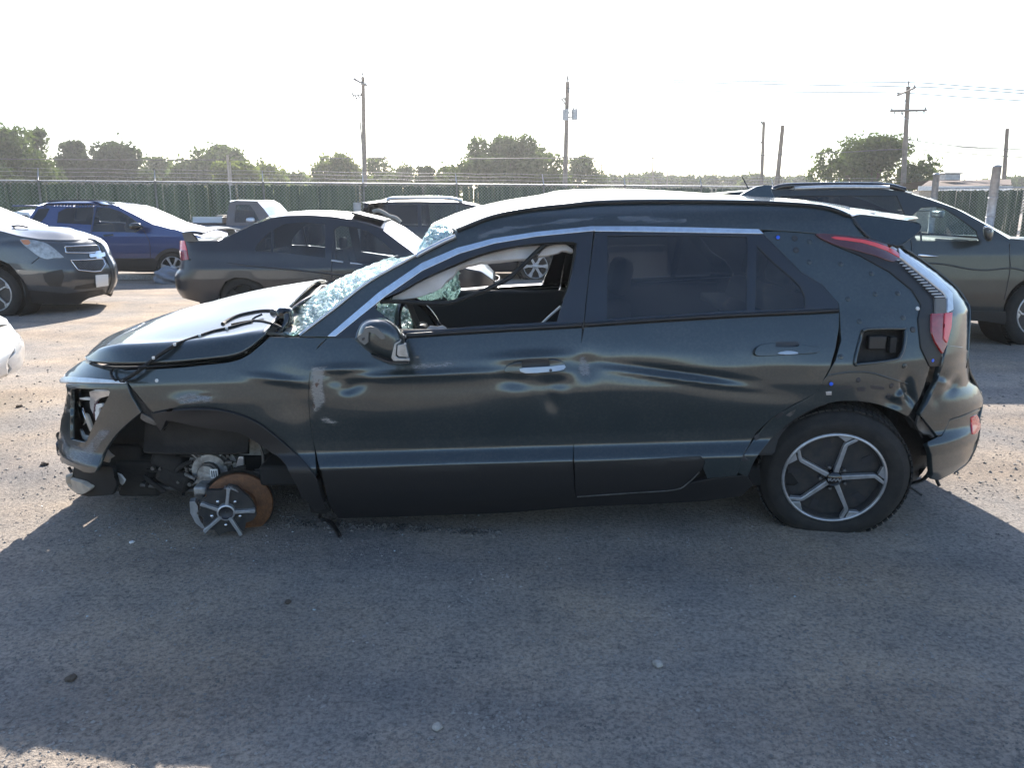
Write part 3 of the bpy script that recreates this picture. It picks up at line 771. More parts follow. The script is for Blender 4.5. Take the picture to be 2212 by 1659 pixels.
far = [(1296, 1345, 377), (1338, 1392, 374), (1385, 1428, 366), (1420, 1475, 376), (1468, 1515, 378), (1508, 1560, 376), (1552, 1605, 377), (1598, 1655, 373), (1650, 1700, 378), (1692, 1760, 376), (2120, 2180, 384), (2165, 2240, 378), (2015, 2060, 396), (2055, 2120, 392)]
pl_ = ['leftmost', 'second', 'third', 'fourth', 'fifth', 'sixth', 'seventh', 'eighth', 'ninth', 'tenth']
for i, (a, b, vt) in enumerate(far):
    lb = f'{pl_[i]} tree from the left in the low distant row above the roof' if i < 10 else ['distant tree behind the tall thick post', 'distant tree at the right edge of the photo', 'tip of a distant tree left above the dark roof', 'tip of a distant tree right above the dark roof'][i - 10]
    tree(lb, a - 14, b + 14, vt, 130 + (i * 7) % 23, 'lf1', .9, 60 + i, .42, sparse=.1)
low_ = [(-40, 60, 372), (110, 190, 366), (170, 260, 360), (280, 350, 362), (340, 410, 356), (400, 470, 365), (550, 640, 368), (610, 690, 376), (790, 870, 372), (880, 960, 380), (1180, 1250, 378), (1260, 1320, 376)]
lw_ = ['far left edge', 'feathery tree and the dark ragged tree', 'dark ragged tree and the dark round tree', 'dark round tree, right flank', 'gap before the tall round tree', 'tall round tree, left foot', 'small yellow-green tree', 'open gap, left side', 'thin airy tree', 'small dark rounded tree', 'central tree, right flank', 'airy tree behind the transformer pole']
for i, (a, b, vt) in enumerate(low_): tree(f'low distant grey-green tree filling in behind the {lw_[i]}', a, b, vt, 122 + (i * 5) % 17, 'lf1', 1., 120 + i, .5)
tree('low hedge-like tree at the far left below the leafy tree', -160, 20, 330, 60, 'lf2', 1.5, 90, .3)

# ------------------------------------------------------------------ power poles and lines
def pole(label, u0, v0, u1, v1, Y, r, mat='wood'):
    b = at(u0, v0, Y); q = at(u1, v1, Y); k = q.z / (b.z - q.z); a = q - (b - q) * k
    root = thing('utility_pole', label, 'pole', a, 'utility poles')
    V, Fc = tube_vf([a, a.lerp(b, .5), b], [r, r * .88, r * .72], 10); mesh_obj('shaft', V, Fc, mat, root)
    return root, a, b
def insul(root, p, h=.22):
    V, Fc = tube_vf([p, p + Vector((0, 0, h * .5)), p + Vector((0, 0, h))], [.03, .06, .03], 8); mesh_obj('insulator', V, Fc, 'steel', root)
def crossarm(root, u0, v0, u1, v1, Y0, Y1, th=.055):
    a, b = at(u0, v0, Y0), at(u1, v1, Y1); V, Fc = tube_vf([a, b], th * 1.3, 4); mesh_obj('crossarm', V, Fc, 'wood', root, smooth=False)
    insul(root, a.lerp(b, .04)); insul(root, a.lerp(b, .96)); return a, b
YP = 55.
r1, a, b = pole('leaning wooden power pole with a slanted crossarm left of centre', 784, 166, 788, 392, YP, .17)
crossarm(r1, 764, 170, 792, 184, 56.2, 54.2)
insul(r1, b, .35)
for q in ((760, 199), (767, 205), (773, 203), (779, 201)):
    c = at(*q, YP); cylinder('cutout', tuple(c), tuple(c + Vector((.12, 0, -.28))), .05, 'steel', r1, 8)
tube('bracket', [at(762, 203, YP), at(772, 206, YP), at(785, 204, YP)], .04, 'steel', r1, 6)
for q in ([(768, 210), (766, 240), (770, 258), (778, 264)], [(773, 210), (774, 235), (777, 262)], [(763, 207), (769, 230), (771, 252), (778, 263)]):
    tube('drop_cable', [at(*k, YP) for k in q], .018, 'wire', r1, 5)
tube('conduit', [at(778, 262, YP), at(783, 330, YP), at(784, 395, YP)], .05, 'galv', r1, 6, smooth=1)
r2, a, b = pole('wooden power pole with grey transformer can near the centre', 1226, 176, 1220.5, 396, YP, .18)
insul(r2, b, .45)
c = at(1241, 247, YP); cylinder('transformer', tuple(c + Vector((0, 0, -.33))), tuple(c + Vector((0, 0, .33))), .2, 'galv', r2)
for q in (-.1, .1):
    V, Fc = tube_vf([c + Vector((q, 0, .33)), c + Vector((q, 0, .65))], [.06, .03], 8); mesh_obj('bushing', V, Fc, 'steel', r2)
tube('mount', [at(1225, 243, YP), at(1238, 243, YP)], .05, 'steel', r2, 6); tube('mount', [at(1225, 254, YP), at(1238, 251, YP)], .05, 'steel', r2, 6)
c = at(1221.5, 246, YP - .2); cylinder('meter_box', tuple(c + Vector((0, 0, -.4))), tuple(c + Vector((0, 0, .3))), .21, 'galv', r2)
for q in ((1213, 213), (1217, 210), (1217, 219)):
    c = at(*q, YP); cylinder('cutout', tuple(c), tuple(c + Vector((.2, 0, -.25))), .045, 'steel', r2, 8)
tube('bracket', [at(1211, 214, YP), at(1225, 211, YP)], .03, 'steel', r2, 6)
tube('drop_cable', [at(1247, 245, YP), at(1249, 262, YP), at(1249, 283, YP)], .02, 'wire', r2, 5)
tube('riser', [at(1228, 180, YP - .2), at(1228.5, 200, YP - .2)], .06, 'steel', r2, 6)
r3, a, b = pole('tall wooden power pole with two crossarms at the right', 1962, 186, 1951, 400, YP, .19)
crossarm(r3, 1938, 206, 1977, 189, 56, 54); crossarm(r3, 1923, 239, 2002, 237.5, YP - .2, YP - .2, .06)
insul(r3, b, .4)
for q in ([(1933, 241), (1933, 247)], [(1948, 241), (1950, 247)], [(1996, 240), (1996, 246)]): tube('suspension', [at(*k, YP - .2) for k in q], .05, 'steel', r3, 6, smooth=1)
for q in ([(1942, 240), (1957, 257)], [(1981, 240), (1961, 259)], [(1949, 206), (1957, 222)]): tube('brace', [at(*k, YP - .15) for k in q], .025, 'galv', r3, 5, smooth=1)
r4, a, b = pole('thinner bare pole, left of the leaning pair before the willow', 1650, 263, 1645, 396, 66, .17)
for v in (265, 278, 296, 309): insul(r4, at(1648 - (v % 2) * 4, v, 66), .15)
crossarm(r4, 1645, 267, 1650, 265, 66, 66, .04)
r5, a, b = pole('thicker leaning pole, right of the leaning pair before the willow', 1691, 270, 1678, 400, 62, .21)
for v in (290, 305, 318): insul(r5, at(1690 - (v - 280) * .1, v, 62), .15)
tube('cable_loop', [at(1688, 316, 62), at(1690, 322, 62), at(1687, 328, 62)], .03, 'wire', r5, 5)
pole('straight bare pole near the right edge of the photo', 2176, 277, 2168, 398, 58, .17)
pole('short far pole standing among the distant low trees', 1410.5, 331, 1410, 395, 110, .14)
pole('tiny far pole right beside the airy tree', 1299.5, 352, 1298, 395, 120, .13)
pole('tiny far pole right of the short far pole', 1442, 364, 1441, 395, 120, .12)
pole('pale short double light pole in front of the left trees', 491, 335, 496, 392, 50, .10, 'galv')
pole('thin pale pole close beside the short double light pole', 497, 350, 500, 392, 50, .05, 'galv')
def wire(label, pts, Y, r=.012, n=4):
    P = [at(u, v, y) for (u, v), y in zip(pts, np.broadcast_to(Y, (len(pts),)))]
    o = tube('power_line', P, r, 'wire', None, 4, smooth=n); tag(o, label, 'power line', 'overhead wires')
wire('lowest thick cable crossing the whole picture above the trees', [(-60, 342), (190, 344.5), (400, 345), (600, 344), (786, 341), (1000, 342.5), (1221, 341), (1420, 340.5), (1640, 335), (1800, 329.5), (1956, 322), (2080, 331), (2290, 345)], YP, .030)
wire('top line from the centre pole to the right crossarm pole and beyond', [(1226, 167), (1500, 173.5), (1750, 176), (1964, 177.5), (2080, 185), (2290, 201)], YP, .032)
wire('second line just under the top line at right', [(1226, 171), (1500, 178), (1750, 183), (1975, 187), (2080, 192), (2290, 207)], YP - .8, .032)
wire('third line meeting the slanted crossarm at right', [(1226, 190), (1500, 196), (1750, 198.5), (1940, 200), (2080, 209), (2290, 222)], YP + .8, .032)
wire('faint line right of the crossarm pole at tree height', [(1955, 300), (2080, 316), (2290, 326)], YP, .032)
wire('lower faint line right of the crossarm pole', [(1955, 313), (2080, 318), (2290, 334)], YP + 1, .024)
wire('faint top line at the upper left', [(-60, 167), (300, 169), (784, 160)], YP, .02)
wire('faint second line at the upper left', [(-60, 176), (300, 178), (784, 169)], YP + 1, .02)
wire('faint third line at the upper left', [(-60, 188), (300, 190), (784, 182)], YP - 1, .02)

# ------------------------------------------------------------------ low building behind the right fence
hb = thing('low_building', 'low brown-roofed building with white eave behind the right fence', 'building', (*at(2090, 480, 44).xy, 0))
e0, e1 = at(1985, 404.5, 44), at(2185, 399, 44); t0, t1 = at(1998, 390, 49), at(2120, 387.5, 49)
rid0, rid1 = Vector((t0.x, 48.5, t0.z)), Vector((t1.x + 1.5, 48.5, t1.z))
mesh_obj('roof', [e0, e1, rid1, rid0, e0 + Vector((0, 9, 0)), e1 + Vector((0, 9, 0))], [(0, 1, 2, 3), (3, 2, 5, 4)], 'roofb', hb, smooth=False)
mid = (e0 + e1) / 2
boxo('fascia', tuple(mid + Vector((0, -.03, -.12))), ((e1 - e0).length + .1, .05, .24), 'white', hb, 0.)
boxo('wall', (mid.x, 48.5, (mid.z - .24) / 2), ((e1 - e0).length - .4, 8.4, mid.z - .26), 'tan', hb, 0.)
c = at(2052, 378, 47); boxo('roof_vent', (c.x, 47, c.z - .12), (.9, .7, .36), 'galv', hb, .02); boxo('vent_cap', (c.x, 47, c.z + .10), (1.1, .9, .06), 'galv', hb, .02)

# ------------------------------------------------------------------ haze volume added to mimic veiling glare in the lens
def haze(density, g):
    mt, nt, out = nodes('added glare haze'); v = N(nt, 'VolumePrincipled'); v.inputs['Density'].default_value = density
    v.inputs['Color'].default_value = (.97, .98, 1, 1); v.inputs['Anisotropy'].default_value = g
    nt.links.new(v.outputs[0], out.inputs['Volume'])
    o = MB().box((0, 200, 8), (900, 680, 18)).build('haze', mt); o['kind'] = 'stuff'; o['label'] = 'thin haze added over the whole lot in place of lens glare'; o['category'] = 'haze'
    return o
haze(.0007, .55)

# dark clods and splinters dragged along under the sill
def ridge(i):
    t = RNG.random(); u, v = m('G', (60 + 1500 * t, 1262 + 70 * t + RNG.normal(0, 22 - 12 * t)))[0]; return u, v
V, Fc = gritmesh(900, ridge, .003, .016)
o = mesh_obj('debris', V, Fc, pbr('dark debris', (.05, .045, .04), .95, noise=.6, nscale=9, col2=(.2, .18, .16)), None, smooth=False); o['kind'] = 'stuff'; o['label'] = 'dark broken bits strewn under the front door sill'; o['category'] = 'debris'
k0, k1 = on_ground(*m('I', (770, 733))[0]), on_ground(*m('I', (1135, 726))[0]); kd = k1 - k0
kb = boxo('wheel_stop', tuple((k0 + k1) / 2 + Vector((0, 0, .06))), (kd.length, .16, .12), 'stone', None, .02, ('Z', math.atan2(kd.y, kd.x))); tag(kb, 'low pale concrete wheel stop on the ground before the blue SUV', 'wheel stop')
bp_ = on_ground(*m('I', (1172, 752))[0])
bm = bmesh.new(); bmesh.ops.create_icosphere(bm, subdivisions=4, radius=1)
for w in bm.verts: w.co *= 1 + .16 * math.sin(w.co.x * 5 + 1) * math.cos(w.co.y * 6) + .10 * math.sin(w.co.z * 9 + w.co.x * 4); w.co.x *= .24; w.co.y *= .2; w.co.z = max(w.co.z, -.5) * .2
me = bpy.data.meshes.new('plastic_bag'); bm.to_mesh(me); bm.free(); me.materials.append(pbr('grey plastic', (.20, .22, .25), .45)); o = bpy.data.objects.new('plastic_bag', me); COL.objects.link(o); o.location = bp_ + Vector((0, 0, .1)); tag(o, 'crumpled grey plastic bag on the ground beside the blue SUV wheel', 'bag')

# crumbs of glass and plastic round the wreck
def crumbs(i): return RNG.normal(420, 190) if i % 2 else RNG.uniform(150, 2100), 1080 + abs(RNG.normal(0, 70))
V, Fc = gritmesh(420, crumbs, .002, .007)
o = mesh_obj('glass_crumbs', V, Fc, pbr('glass crumbs', (.55, .62, .62), .15, 0., noise=.5, nscale=9, col2=(.12, .13, .13)), None, smooth=False); o['kind'] = 'stuff'; o['label'] = 'crumbs of broken glass and plastic on the ground by the wreck'; o['category'] = 'debris'
# ------------------------------------------------------------------ the wrecked crossover
car = thing('wrecked_crossover', 'dark green-grey crossover with crushed front, missing front tyre and shattered windscreen', 'car', (0.1, 4.06, 0))
YC = 4.06
FS = Side(YC, .912,
    [(-.6, .2), (.10, .10), (.20, .05), (.28, .022), (.36, .006), (.415, 0.), (.463, .042), (.52, .040), (.62, .023), (.72, .012), (.80, .015), (.86, .032), (.92, .052), (.98, .074), (1.02, .090),
     (1.20, .154), (1.39, .228), (1.44, .26), (1.50, .335), (1.54, .46), (1.60, .7)],
    pitch=.030, xref=1.44,
    left=(-1.30, [(.2, -2.17), (.35, -2.24), (.5, -2.29), (.7, -2.26), (.84, -2.23), (.90, -2.16), (1.0, -2.08), (1.2, -2.0)], 2.6, .52),
    right=(1.35, [(.2, 2.13), (.3, 2.22), (.45, 2.30), (.62, 2.33), (.70, 2.26), (.8, 2.23), (.95, 2.16), (1.05, 2.08), (1.2, 1.98), (1.35, 1.92), (1.5, 1.84)], 2.8, .5), lo=2.7, hi=4.2)
FS.fit('right', sm(m('D', (1350, 500), (1500, 600), (1640, 705), (1740, 790), (1812, 892), (1828, 940), (1826, 1060), (1820, 1180), (1812, 1290)), 3) + sm(m('S', (1392, 380), (1482, 478), (1534, 560), (1536, 640), (1512, 740), (1512, 850), (1498, 950), (1452, 1120), (1382, 1257), (1250, 1360), (1120, 1430)), 3))
FS.fit('left', sm(m('Q', (232, 190), (120, 290), (80, 335), (75, 400), (112, 440), (122, 500), (105, 600), (62, 780), (42, 930), (32, 1000), (32, 1110), (45, 1180)), 3) + m('A', (232, 612), (225, 580)))
def dent(tag_, x, y, sx, sz, an, A):
    p = at(*m(tag_, (x, y))[0], 3.17); FS.dents.append((p.x, p.z, sx, sz, R(an), A))
# front door: long horizontal crease with a hollow over it, buckle at the front edge, hollow round the handle
dent('G', 430, 265, .06, .030, -6, .011); dent('G', 545, 300, .055, .026, 22, .010); dent('G', 480, 335, .03, .02, 0, .005); dent('G', 440, 190, .10, .016, 2, -.010); dent('G', 1000, 230, .26, .016, 2.5, -.010)
dent('G', 1050, 330, .36, .060, 3, .010); dent('G', 1640, 270, .07, .035, -8, .012); dent('G', 1900, 400, .035, .075, 20, .012); dent('G', 1920, 285, .06, .03, 0, .012)
dent('G', 1760, 110, .13, .02, 3, -.012)
# rear door: wide shallow scoop with two ridges
dent('H', 1150, 215, .22, .018, -7, .014); dent('H', 1150, 260, .24, .014, -8, -.010); dent('H', 900, 190, .30, .05, -3, .012); dent('H', 480, 180, .05, .05, 0, .012)
dent('H', 1500, 320, .25, .04, -6, .008); dent('H', 1800, 250, .16, .08, -12, .008)
# front fender: pushed-in crease and a crumple over the arch
dent('A', 1310, 830, .085, .13, 20, .020); dent('A', 1250, 738, .11, .016, -8, -.010); dent('A', 790, 850, .10, .035, 3, -.010); dent('A', 830, 826, .05, .006, 8, .004); dent('A', 760, 845, .04, .005, 14, .003)
# quarter panel: recess for the missing trim, crumple behind the wheel
dent('E', 1430, 210, .03, .05, 20, .022); dent('E', 1380, 270, .035, .016, 30, -.020); dent('E', 1460, 290, .02, .05, 35, .024); dent('E', 1330, 330, .05, .02, -20, .016)
# rear bumper: buckled upper corner
dent('S', 1180, 400, .05, .03, 0, .014); dent('S', 1400, 520, .05, .035, 20, .020); dent('S', 1250, 480, .06, .012, -20, -.010); dent('S', 1130, 640, .03, .05, 30, .010)

# inner structure behind the gaps ------------------------------------------------
FI = Off(FS, .05)
panel('inner_side', m('A', (480, 700), (1000, 660), (1195, 540), (1440, 540)) + m('G', (2090, 40)) + m('H', (2090, 60), (2140, 250), (1980, 440), (1800, 560), (1660, 700), (1600, 900), (1560, 1000), (1300, 1010), (1000, 1050), (400, 1090)) + m('G', (380, 1190), (330, 1000), (270, 700)) + m('A', (1380, 1000), (1250, 960), (1000, 880), (760, 860), (600, 880)),
      'dark', car, FI, step=20, flange=0., mirror=True)
panel('sill', m('G', (330, 1100), (700, 1080), (1400, 1060), (2070, 1040)) + m('H', (1100, 1010), (1330, 960), (1600, 930), (1640, 1000), (1560, 1075), (1300, 1110), (900, 1130), (420, 1150)) + m('G', (1600, 1190), (900, 1215), (420, 1230)),
      'blk', car, Off(FS, .018), step=14, flange=.06, mirror=True)
# doors -------------------------------------------------------------------------
door_f = panel('front_door', m('B', (345, 1082), (520, 1078), (860, 1078), (1500, 1040), (2112, 1004)) + m('G', (2104, 20), (2084, 250), (2062, 500), (2050, 700), (2046, 832), (1100, 857), (640, 880), (292, 893)) + sm(m('G', (292, 893), (268, 780), (238, 640), (218, 450), (216, 300), (235, 140), (262, 60)), 4)[1:],
      'paint', car, FS, step=6.5, mirror=True)
clad_f = panel('door_cladding', m('G', (300, 900), (640, 886), (1100, 862), (2046, 838), (2052, 930), (2062, 1078), (1600, 1112), (1000, 1150), (400, 1182), (345, 1100)), 'blk', car, FS, step=14, off=.002, mirror=True)
door_r = panel('rear_door', m('C', (197, 1003), (700, 975), (1200, 945), (1700, 912), (1963, 897), (1962, 1000), (1938, 1150), (1898, 1290), (1838, 1400)) + m('H', (2075, 362), (1930, 430), (1785, 522), (1660, 632), (1570, 790), (1530, 930), (1330, 950), (1300, 880), (1316, 830), (1275, 792), (1000, 810), (402, 842), (395, 650), (412, 400), (432, 200), (440, 60)),
      'paint', car, FS, step=6.5, mirror=True)
panel('door_cladding', m('H', (404, 850), (1000, 818), (1270, 799), (1306, 832), (1284, 895), (1190, 982), (1100, 1030), (800, 1052), (412, 1078)), 'blk', car, FS, step=14, off=.002, mirror=True)
tube('cladding_edge', march(FS, sm(m('H', (420, 1077), (800, 1050), (1100, 1028), (1190, 980), (1270, 905)), 4), 2.7, 4.2) - np.array([0, .004, 0]), .003, 'steel', car, 6, smooth=1)
# front fender ------------------------------------------------------------------
FEND = panel('front_fender', m('A', (450, 738), (445, 690)) + sm(m('A', (500, 686), (700, 678), (850, 663), (1000, 645), (1085, 612), (1150, 560), (1200, 516)), 4) + m('A', (1352, 518), (1494, 522)) + sm(m('A', (1462, 548), (1440, 580), (1412, 680), (1400, 780), (1408, 950), (1432, 1110), (1440, 1228)), 3) + sm(m('A', (1436, 1230), (1350, 1130), (1250, 1038), (1130, 948), (1000, 898), (860, 878), (700, 886), (590, 905)), 4) + m('A', (540, 850), (490, 790)),
      'paint', car, FS, step=6.5)
panel('front_fender', m('A', (450, 738), (445, 690)) + sm(m('A', (500, 686), (700, 678), (850, 663), (1000, 645), (1085, 612), (1150, 560), (1200, 516)), 4) + m('A', (1352, 518), (1494, 522)) + sm(m('A', (1462, 548), (1440, 580), (1412, 680), (1400, 780), (1408, 950), (1432, 1110), (1440, 1228)), 3) + sm(m('A', (1436, 1230), (1350, 1130), (1250, 1038), (1130, 948), (1000, 898), (860, 878), (700, 886), (590, 905)), 4) + m('A', (540, 850), (490, 790)),
      'paint', car, FS, step=14, near=False, mirror=True)
panel('wheel_arch_trim', sm(m('A', (592, 910), (700, 892), (860, 884), (1000, 904), (1130, 954), (1250, 1044), (1350, 1136), (1440, 1240), (1466, 1320), (1492, 1400)), 4) + m('A', (1440, 1412), (1390, 1352)) + sm(m('R', (1665, 960), (1600, 800), (1450, 560), (1250, 390), (1050, 262), (900, 196), (550, 150), (100, 60)), 4) + m('A', (640, 1000)),
      'blk', car, FS, step=9, off=-.016, flange=.05, mirror=True)
# roof rail and pillars -----------------------------------------------------------
rail_top = m('B', (150, 1066), (640, 690), (960, 512), (1225, 392), (1245, 345), (1500, 245), (1750, 196), (2000, 170)) + m('C', (40, 158), (265, 150), (600, 141), (1000, 140), (1400, 146), (1770, 168), (1920, 196), (2020, 238))
rail_bot = m('B', (338, 1066), (700, 758), (1000, 553), (1250, 448), (1500, 383), (1800, 338), (2196, 298)) + m('C', (265, 300), (600, 300), (1000, 309), (1420, 322))
panel('side_rail', rail_top + m('D', (1010, 305), (1060, 372), (1118, 432), (900, 412), (770, 402), (560, 386)) + m('C', (1450, 322)) + rail_bot[::-1], 'paint', car, FS, step=8, mirror=True)
panel('window_trim', m('B', (345, 1066), (700, 763), (1000, 558), (1250, 452), (1500, 387), (1800, 342), (2196, 302), (2196, 331), (1800, 370), (1500, 420), (1260, 490), (1000, 610), (740, 790), (398, 1066)), 'chrome', car, FS, step=10, off=-.004, flange=.012, mirror=True)
panel('window_trim', m('C', (266, 304), (600, 304), (1000, 313), (1405, 324), (1436, 352), (1000, 345), (600, 338), (266, 334)), 'chrome', car, FS, step=10, off=-.004, flange=.012, mirror=True)
openF = sm(m('T', (-150, 960), (60, 872), (300, 735), (700, 556), (1000, 440), (1400, 352), (1750, 318), (2000, 310), (2085, 330)), 3) + m('T', (2070, 480), (2000, 800), (1900, 1080), (1852, 1242), (1000, 1288), (550, 1328), (30, 1352), (-60, 1260), (-260, 1090), (-245, 1000))
frameF = m('B', (402, 1064), (742, 792), (1002, 613), (1262, 493), (1500, 423), (1800, 373), (2190, 336), (2165, 560), (2122, 962), (2108, 1000), (1500, 1036), (860, 1073), (520, 1073), (350, 1078))
panel('window_frame', frameF, 'gblk', car, FS, holes=[openF], step=8, off=-.001, flange=.03, mirror=True)
frameR = m('C', (270, 339), (600, 341), (1000, 348), (1434, 355), (1560, 482), (1700, 622), (1850, 712), (1958, 832), (1964, 892), (1700, 907), (1200, 940), (700, 970), (197, 997), (200, 940), (235, 600))
glR = m('C', (350, 364), (800, 362), (1180, 366), (1325, 372), (1334, 420), (1326, 884), (1000, 905), (700, 925), (348, 947))
glQ = m('C', (1392, 428), (1500, 540), (1640, 660), (1700, 722), (1732, 790), (1736, 872), (1378, 888))
panel('window_frame', frameR, 'gblk', car, FS, holes=[glR, glQ], step=8, off=-.001, flange=.02, mirror=True)
panel('rear_door_window', glR, 'tint', car, Off(FS, .006), step=16, flange=0., mirror=True)
panel('quarter_window', glQ, 'tint', car, Off(FS, .006), step=16, flange=0., mirror=True)
tube('belt_seal', march(FS, sm(m('B', (870, 1062), (1500, 1022), (2112, 988)), 5), 2.7, 4.2) - np.array([0, .006, 0]), .011, 'blk', car, 6, smooth=1)
tube('belt_seal', march(FS, sm(m('C', (195, 986), (1000, 932), (1955, 886)), 5), 2.7, 4.2) - np.array([0, .006, 0]), .010, 'blk', car, 6, smooth=1)
# quarter panel -----------------------------------------------------------------
qp_out = m('D', (410, 394), (560, 392), (770, 408), (880, 478), (1100, 545), (1300, 660), (1470, 790), (1560, 900), (1550, 1120), (1600, 1230), (1560, 1320)) + m('E', (1520, 190), (1480, 290), (1410, 400)) + sm(m('E', (1400, 405), (1290, 352), (1150, 312), (1000, 297), (850, 315), (680, 385), (520, 500), (420, 600), (340, 710), (288, 828)), 4) + m('E', (225, 800), (250, 700), (320, 590), (400, 492), (480, 412), (640, 320), (760, 258)) + m('D', (775, 1490), (845, 1400), (905, 1290), (945, 1150), (936, 1000), (928, 895), (818, 764), (668, 674), (528, 532), (402, 406))
fuel = m('D', (1095, 1085), (1150, 1072), (1370, 1070), (1392, 1085), (1385, 1180), (1360, 1255), (1310, 1290), (1085, 1318), (1045, 1310), (1040, 1290))
FQ = Off(FS, .010)
panel('quarter_panel', qp_out, 'paint', car, FQ, holes=[sm(fuel, 3, True)], step=6.5, mirror=True)
panel('fuel_recess', sm(m('D', (1085, 1070), (1150, 1060), (1380, 1058), (1402, 1080), (1395, 1185), (1366, 1265), (1310, 1302), (1080, 1330), (1030, 1318), (1028, 1290)), 3, True), 'liner', car, Off(FS, .06), step=12, flange=0.)
fr_ = march(FS, sm(m('D', (1095, 1085), (1150, 1072), (1370, 1070), (1392, 1085), (1385, 1180), (1360, 1255), (1310, 1290), (1085, 1318), (1042, 1300), (1095, 1085)), 4), 2.7, 4.2)
tube('fuel_recess_lip', fr_ + np.array([0, .006, 0]), .007, 'paint', car, 6, smooth=1)
c = march(FS, m('D', (1210, 1175)), 2.7, 4.2)[0]; boxo('fuel_cap', (c[0], c[1] + .035, c[2]), (.075, .03, .06), 'blk', car, .006); boxo('fuel_latch', (c[0] + .07, c[1] + .04, c[2] - .01), (.03, .03, .07), 'rub', car, .004)
def disk(name, tag_, x, y, r, mat, Fx, out=.002, ring=None):
    c = march(Fx, m(tag_, (x, y)), 2.7, 4.2)[0]; e = 3e-3
    fx = (Fx(c[0] + e, c[2]) - Fx(c[0] - e, c[2])) / (2 * e); fz = (Fx(c[0], c[2] + e) - Fx(c[0], c[2] - e)) / (2 * e)
    n = Vector((float(fx), -1, float(fz))).normalized()
    V, Fc = lathe([(.0005, out), (r * .8, out), (r, out - .001), (r, -.004)], 16)
    q = np.array(n.to_track_quat('-Y', 'Z').to_matrix()); V = V @ q.T + c
    return mesh_obj(name, V, Fc, mat, car)
for x, y in ((722, 462), (718, 604), (938, 618), (1152, 685), (988, 862), (1177, 828), (1334, 822), (1370, 992), (1067, 1018), (936, 1264), (1380, 1330)):
    disk('clip_boss', 'D', x, y, .011, 'paint', FQ, .004); disk('clip_hole', 'D', x, y, .0042, 'ink', FQ, .0055)
for x, y in ((498, 436), (868, 1452), (1570, 1290)): disk('clip_washer', 'D', x, y, .012, 'ink', FQ, .003); disk('blue_clip', 'D', x, y, .008, 'bluec', FQ, .007)
for x, y in ((617, 440), (626, 522), (1438, 1076)): disk('plug', 'D', x, y, .013, 'dkalloy', FQ, .003)
disk('white_plug', 'D', 1470, 930, .009, 'white', FQ, .005)
for x, y in ((1060, 155), (1290, 195), (1270, 265)): disk('trim_hole', 'E', x, y, .011, 'ink', FQ, .002)
for q in ([(920, 215), (1010, 190), (1015, 208), (930, 225)], [(1050, 205), (1110, 205), (1105, 235), (1055, 232)], [(1145, 192), (1240, 205), (1240, 222), (1150, 212)], [(835, 238), (872, 236), (872, 258), (838, 258)]):
    panel('trim_slot', m('E', *q), 'ink' if q[0][0] != 835 else 'satin', car, FQ, step=8, off=-.002, flange=.003)
for q in ([(330, 545), (360, 530), (370, 560), (345, 575)], [(240, 690), (265, 675), (275, 705), (300, 712), (250, 715)], [(560, 400), (590, 375), (620, 360), (610, 380), (585, 405)], [(480, 410), (520, 375), (540, 385), (500, 420)]):
    panel('torn_clip', m('E', *q), 'steel' if q[0][0] == 560 else 'ink', car, FQ, step=8, off=-.006, flange=.006)
tube('panel_ridge', march(FQ, sm(m('E', (850, 122), (1000, 100), (1150, 105), (1300, 150), (1400, 180)), 5), 2.7, 4.2), .004, 'paint', car, 6, smooth=1)
# tail lamps ----------------------------------------------------------------------
panel('lamp_surround', m('D', (760, 405), (1100, 500), (1310, 590), (1480, 725), (1590, 850), (1595, 960), (1575, 1110), (1655, 1240), (1630, 1330), (1560, 1330), (1500, 1200), (1480, 1000), (1500, 900), (1440, 800), (1280, 670), (1080, 560), (880, 480)), 'blk', car, Off(FS, .003), step=8, flange=.01, mirror=True)
panel('tail_lamp', sm(m('D', (765, 412), (900, 416), (1110, 442), (1250, 482), (1340, 525), (1352, 565), (1300, 602), (1180, 560), (1000, 512), (870, 472)), 2, True), 'reddk', car, FS, step=8, off=-.004, mirror=True)
panel('tail_lamp_strip', sm(m('D', (892, 432), (1100, 456), (1250, 502), (1338, 556), (1335, 575), (1240, 522), (1080, 470), (900, 446)), 2, True), 'redhi', car, FS, step=8, off=-.008, flange=.004, mirror=True)
panel('lamp_blade', m('D', (1328, 512), (1362, 548), (1480, 640), (1610, 735), (1700, 828), (1706, 938), (1668, 962), (1668, 862), (1640, 822), (1530, 730), (1420, 640), (1338, 572)), 'satin', car, FS, step=8, off=-.010, mirror=True)
panel('lamp_insert', m('D', (1335, 588), (1500, 712), (1640, 826), (1662, 855), (1590, 858), (1560, 820), (1480, 735), (1400, 660)), 'ink', car, FS, step=8, off=-.004, mirror=True)
for i in range(14):
    t = i / 13.; a = np.array((1345, 592)) * (1 - t) + np.array((1655, 846)) * t; w = 26 + 46 * t
    p = march(FS, m('D', (a[0] - w, a[1] + 1), (a[0] - 4, a[1] - 2)), 2.7, 4.2) - np.array([0, .010, 0])
    V, Fc = tube_vf(p, .0028, 6); mesh_obj('lamp_slat', V, Fc, 'satin', car)
panel('lamp_insert', m('D', (1590, 860), (1664, 862), (1664, 962), (1592, 966)), 'seatlt', car, FS, step=8, off=-.006, mirror=True)
panel('tail_lamp', m('D', (1566, 968), (1702, 960), (1702, 1040), (1685, 1120), (1668, 1180), (1640, 1240), (1590, 1160), (1566, 1090)), 'red', car, FS, step=8, off=-.006, mirror=True)
panel('tail_lamp_strip', m('D', (1650, 968), (1698, 962), (1690, 1060), (1662, 1165), (1642, 1140), (1645, 1060)), 'redhi', car, FS, step=8, off=-.011, flange=.004, mirror=True)
